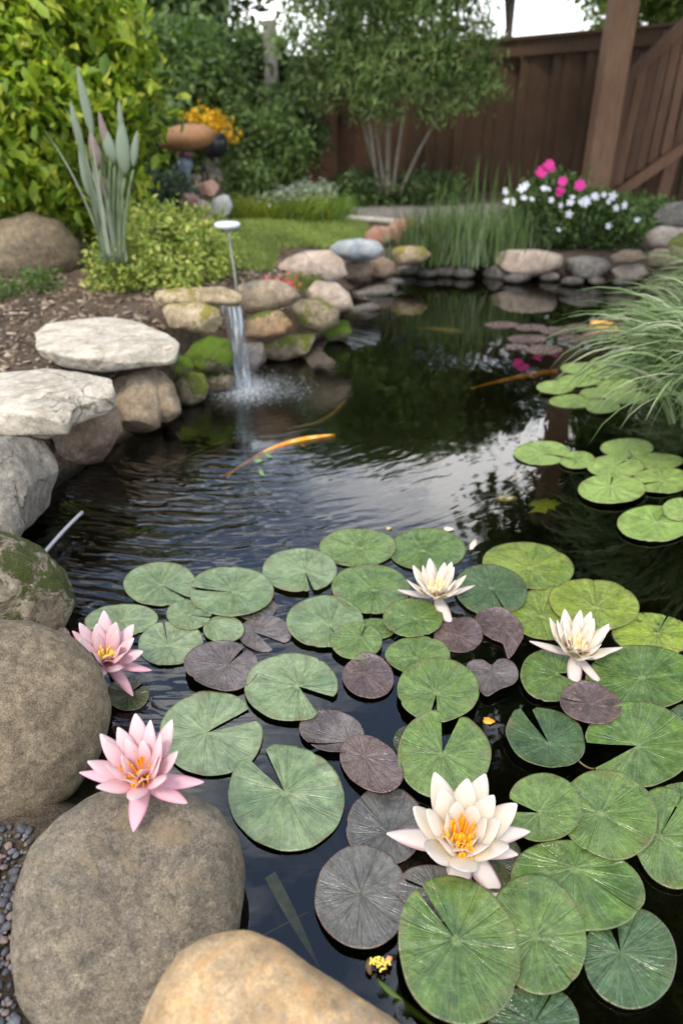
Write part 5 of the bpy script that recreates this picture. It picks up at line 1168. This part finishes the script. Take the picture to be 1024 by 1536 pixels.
mk('blade_clump', V, F, M_arch, parent=root, attrs={'rnd': r_})
rc = Vector((1.52, 2.74, .10)); root = empty('arching_grass', rc, 'grass clump with broad green blades hanging into the water', 'grass')
n = 620; az = g.normal(math.pi + .1, .8, n)
V, F, r_ = blades(np.array([(rc.x + g.normal() * .07, rc.y + g.normal() * .12, .12) for _ in range(n)]), az, g.uniform(.9, 1.45, n), g.uniform(.45, .85, n), g.uniform(.009, .019, n), g.uniform(1.5, 2.7, n), 10, 192)
mk('blade_clump', V, F, M_arch, parent=root, attrs={'rnd': r_})

# ------------------------------------------------------------------ fence, post, railing
WD = wood('dark_fence_wood', (.062, .036, .020), (.115, .067, .038)); WR = wood('red_brown_wood', (.12, .055, .035), (.17, .085, .05)); WP = wood('post_wood', (.19, .105, .058), (.31, .18, .105)); WB = wood('rail_wood', (.105, .058, .033), (.19, .105, .06))
WG = wood('weathered_post', (.16, .15, .13), (.27, .25, .23))
FA, FB = ony(560, 60, 10.0), ony(1120, 40, 8.4)
def ftop(x): # fence top height, sloping with the ground
    t = (x - FA.x) / (FB.x - FA.x); return 1.60 + .22 * t
froot = empty('board_fence', (FA.x, FA.y, .2), 'dark brown board fence with a flat cap behind the pond', 'fence')
x0 = ony(478, 100, 10.0).x; x = x0; i = 0
while x < FB.x:
    w = .155; xc = x + w / 2; t = (xc - FA.x) / (FB.x - FA.x); yc = FA.y + (FB.y - FA.y) * t
    V, F = box((xc, yc + (.045 if i % 2 else 0), (ftop(xc) - .14 + .05) / 2), (w + (.09 if i % 2 else -.01), .022, ftop(xc) - .14 - .05 + .1)); mk('board', V, F, WD, parent=froot, smooth=False); x += w; i += 1
a = Vector((x0 - .05, FA.y + (FB.y - FA.y) * ((x0 - FA.x) / (FB.x - FA.x)) - .03, ftop(x0) - .07)); b = Vector((FB.x, FB.y - .03, ftop(FB.x) - .07))
def plank(a, b, h, d):
    a, b = Vector(a), Vector(b); V = []
    for P in (a, b):
        for dy in (-d / 2, d / 2):
            for dz in (-h / 2, h / 2): V.append(P + Vector((0, dy, dz)))
    return V, [(0, 1, 3, 2), (4, 6, 7, 5), (0, 4, 5, 1), (2, 3, 7, 6), (0, 2, 6, 4), (1, 5, 7, 3)]
mk('cap_rail', *plank(a, b, .15, .05), WD, parent=froot, smooth=False)
mk('cap', *plank(a + Vector((0, -.01, .09)), b + Vector((0, -.01, .09)), .03, .12), WD, parent=froot, smooth=False)
# red-brown gate section left of the tree
root = empty('garden_gate', (ony(445, 250, 9.4).x, 9.4, .2), 'red brown boarded gate left of the multi stemmed tree', 'gate')
for i, xx in enumerate(range(422, 540, 13)):
    c = ony(xx, 180, 9.4); V, F = box((c.x, 9.4 + .01 * (i % 2), .85), (.105, .025, 1.3)); mk('board', V, F, WR, parent=root, smooth=False)
a, b = ony(415, 92, 9.36), ony(545, 90, 9.36); mk('cap_rail', *plank(a, b, .10, .06), WD, parent=root, smooth=False)
c = ony(492, 200, 9.3); V, F = box((c.x, 9.3, .85), (.20, .08, 1.35)); mk('gate_post', V, F, WR, parent=root, smooth=False)
c0, c1 = ony(413, 190, 8.9), ony(404, 30, 8.9)
c0.z = .2; V, F = beam(Vector((c1.x, 8.9, .15)), Vector((c1.x, 8.9, 1.85)), .13, .12); tag(mk('post', V, F, WG, smooth=False), 'grey weathered post left of the red brown gate', 'post')
# big brown post
Yq = 7.9; xb = (ony(872, 292, Yq).x + ony(906, 292, Yq).x) / 2
V, F = beam((xb, Yq, .1), (xb + .0, Yq, 3.4), .225, .225); pst = mk('timber_post', V, F, WP, smooth=False); tag(pst, 'thick brown timber post standing before the fence', 'post')
md = pst.modifiers.new('bevel', 'BEVEL'); md.width = .012; md.segments = 2
# slanted railing at right
Yr = 8.1; root = empty('stair_railing', (ony(935, 292, Yr).x, Yr, .2), 'slanted brown stair railing with pickets at the right edge', 'railing')
for x1, y1, x0, y0 in [(968, 95, 925, 262), (985, 78, 942, 250), (1003, 62, 958, 240), (1022, 45, 976, 228), (1042, 28, 996, 215), (1062, 12, 1016, 200), (948, 112, 912, 270), (1082, -5, 1036, 185)]:
    V, F = beam(ony(x0, y0 + 16, Yr), ony(x1, y1 - 16, Yr), .085, .03); mk('picket', V, F, WB, parent=root, smooth=False)
V, F = beam(ony(918, 138, Yr - .05), ony(1075, -10, Yr - .05), .10, .05); mk('handrail', V, F, WB, parent=root, smooth=False)
V, F = beam(ony(915, 298, Yr - .05), ony(1100, 168, Yr - .05), .10, .05); mk('lower_rail', V, F, WB, parent=root, smooth=False)
V, F = beam(ony(988, 302, Yr + .05), ony(1018, 195, Yr + .05), .12, .10); mk('leg', V, F, WB, parent=root, smooth=False)
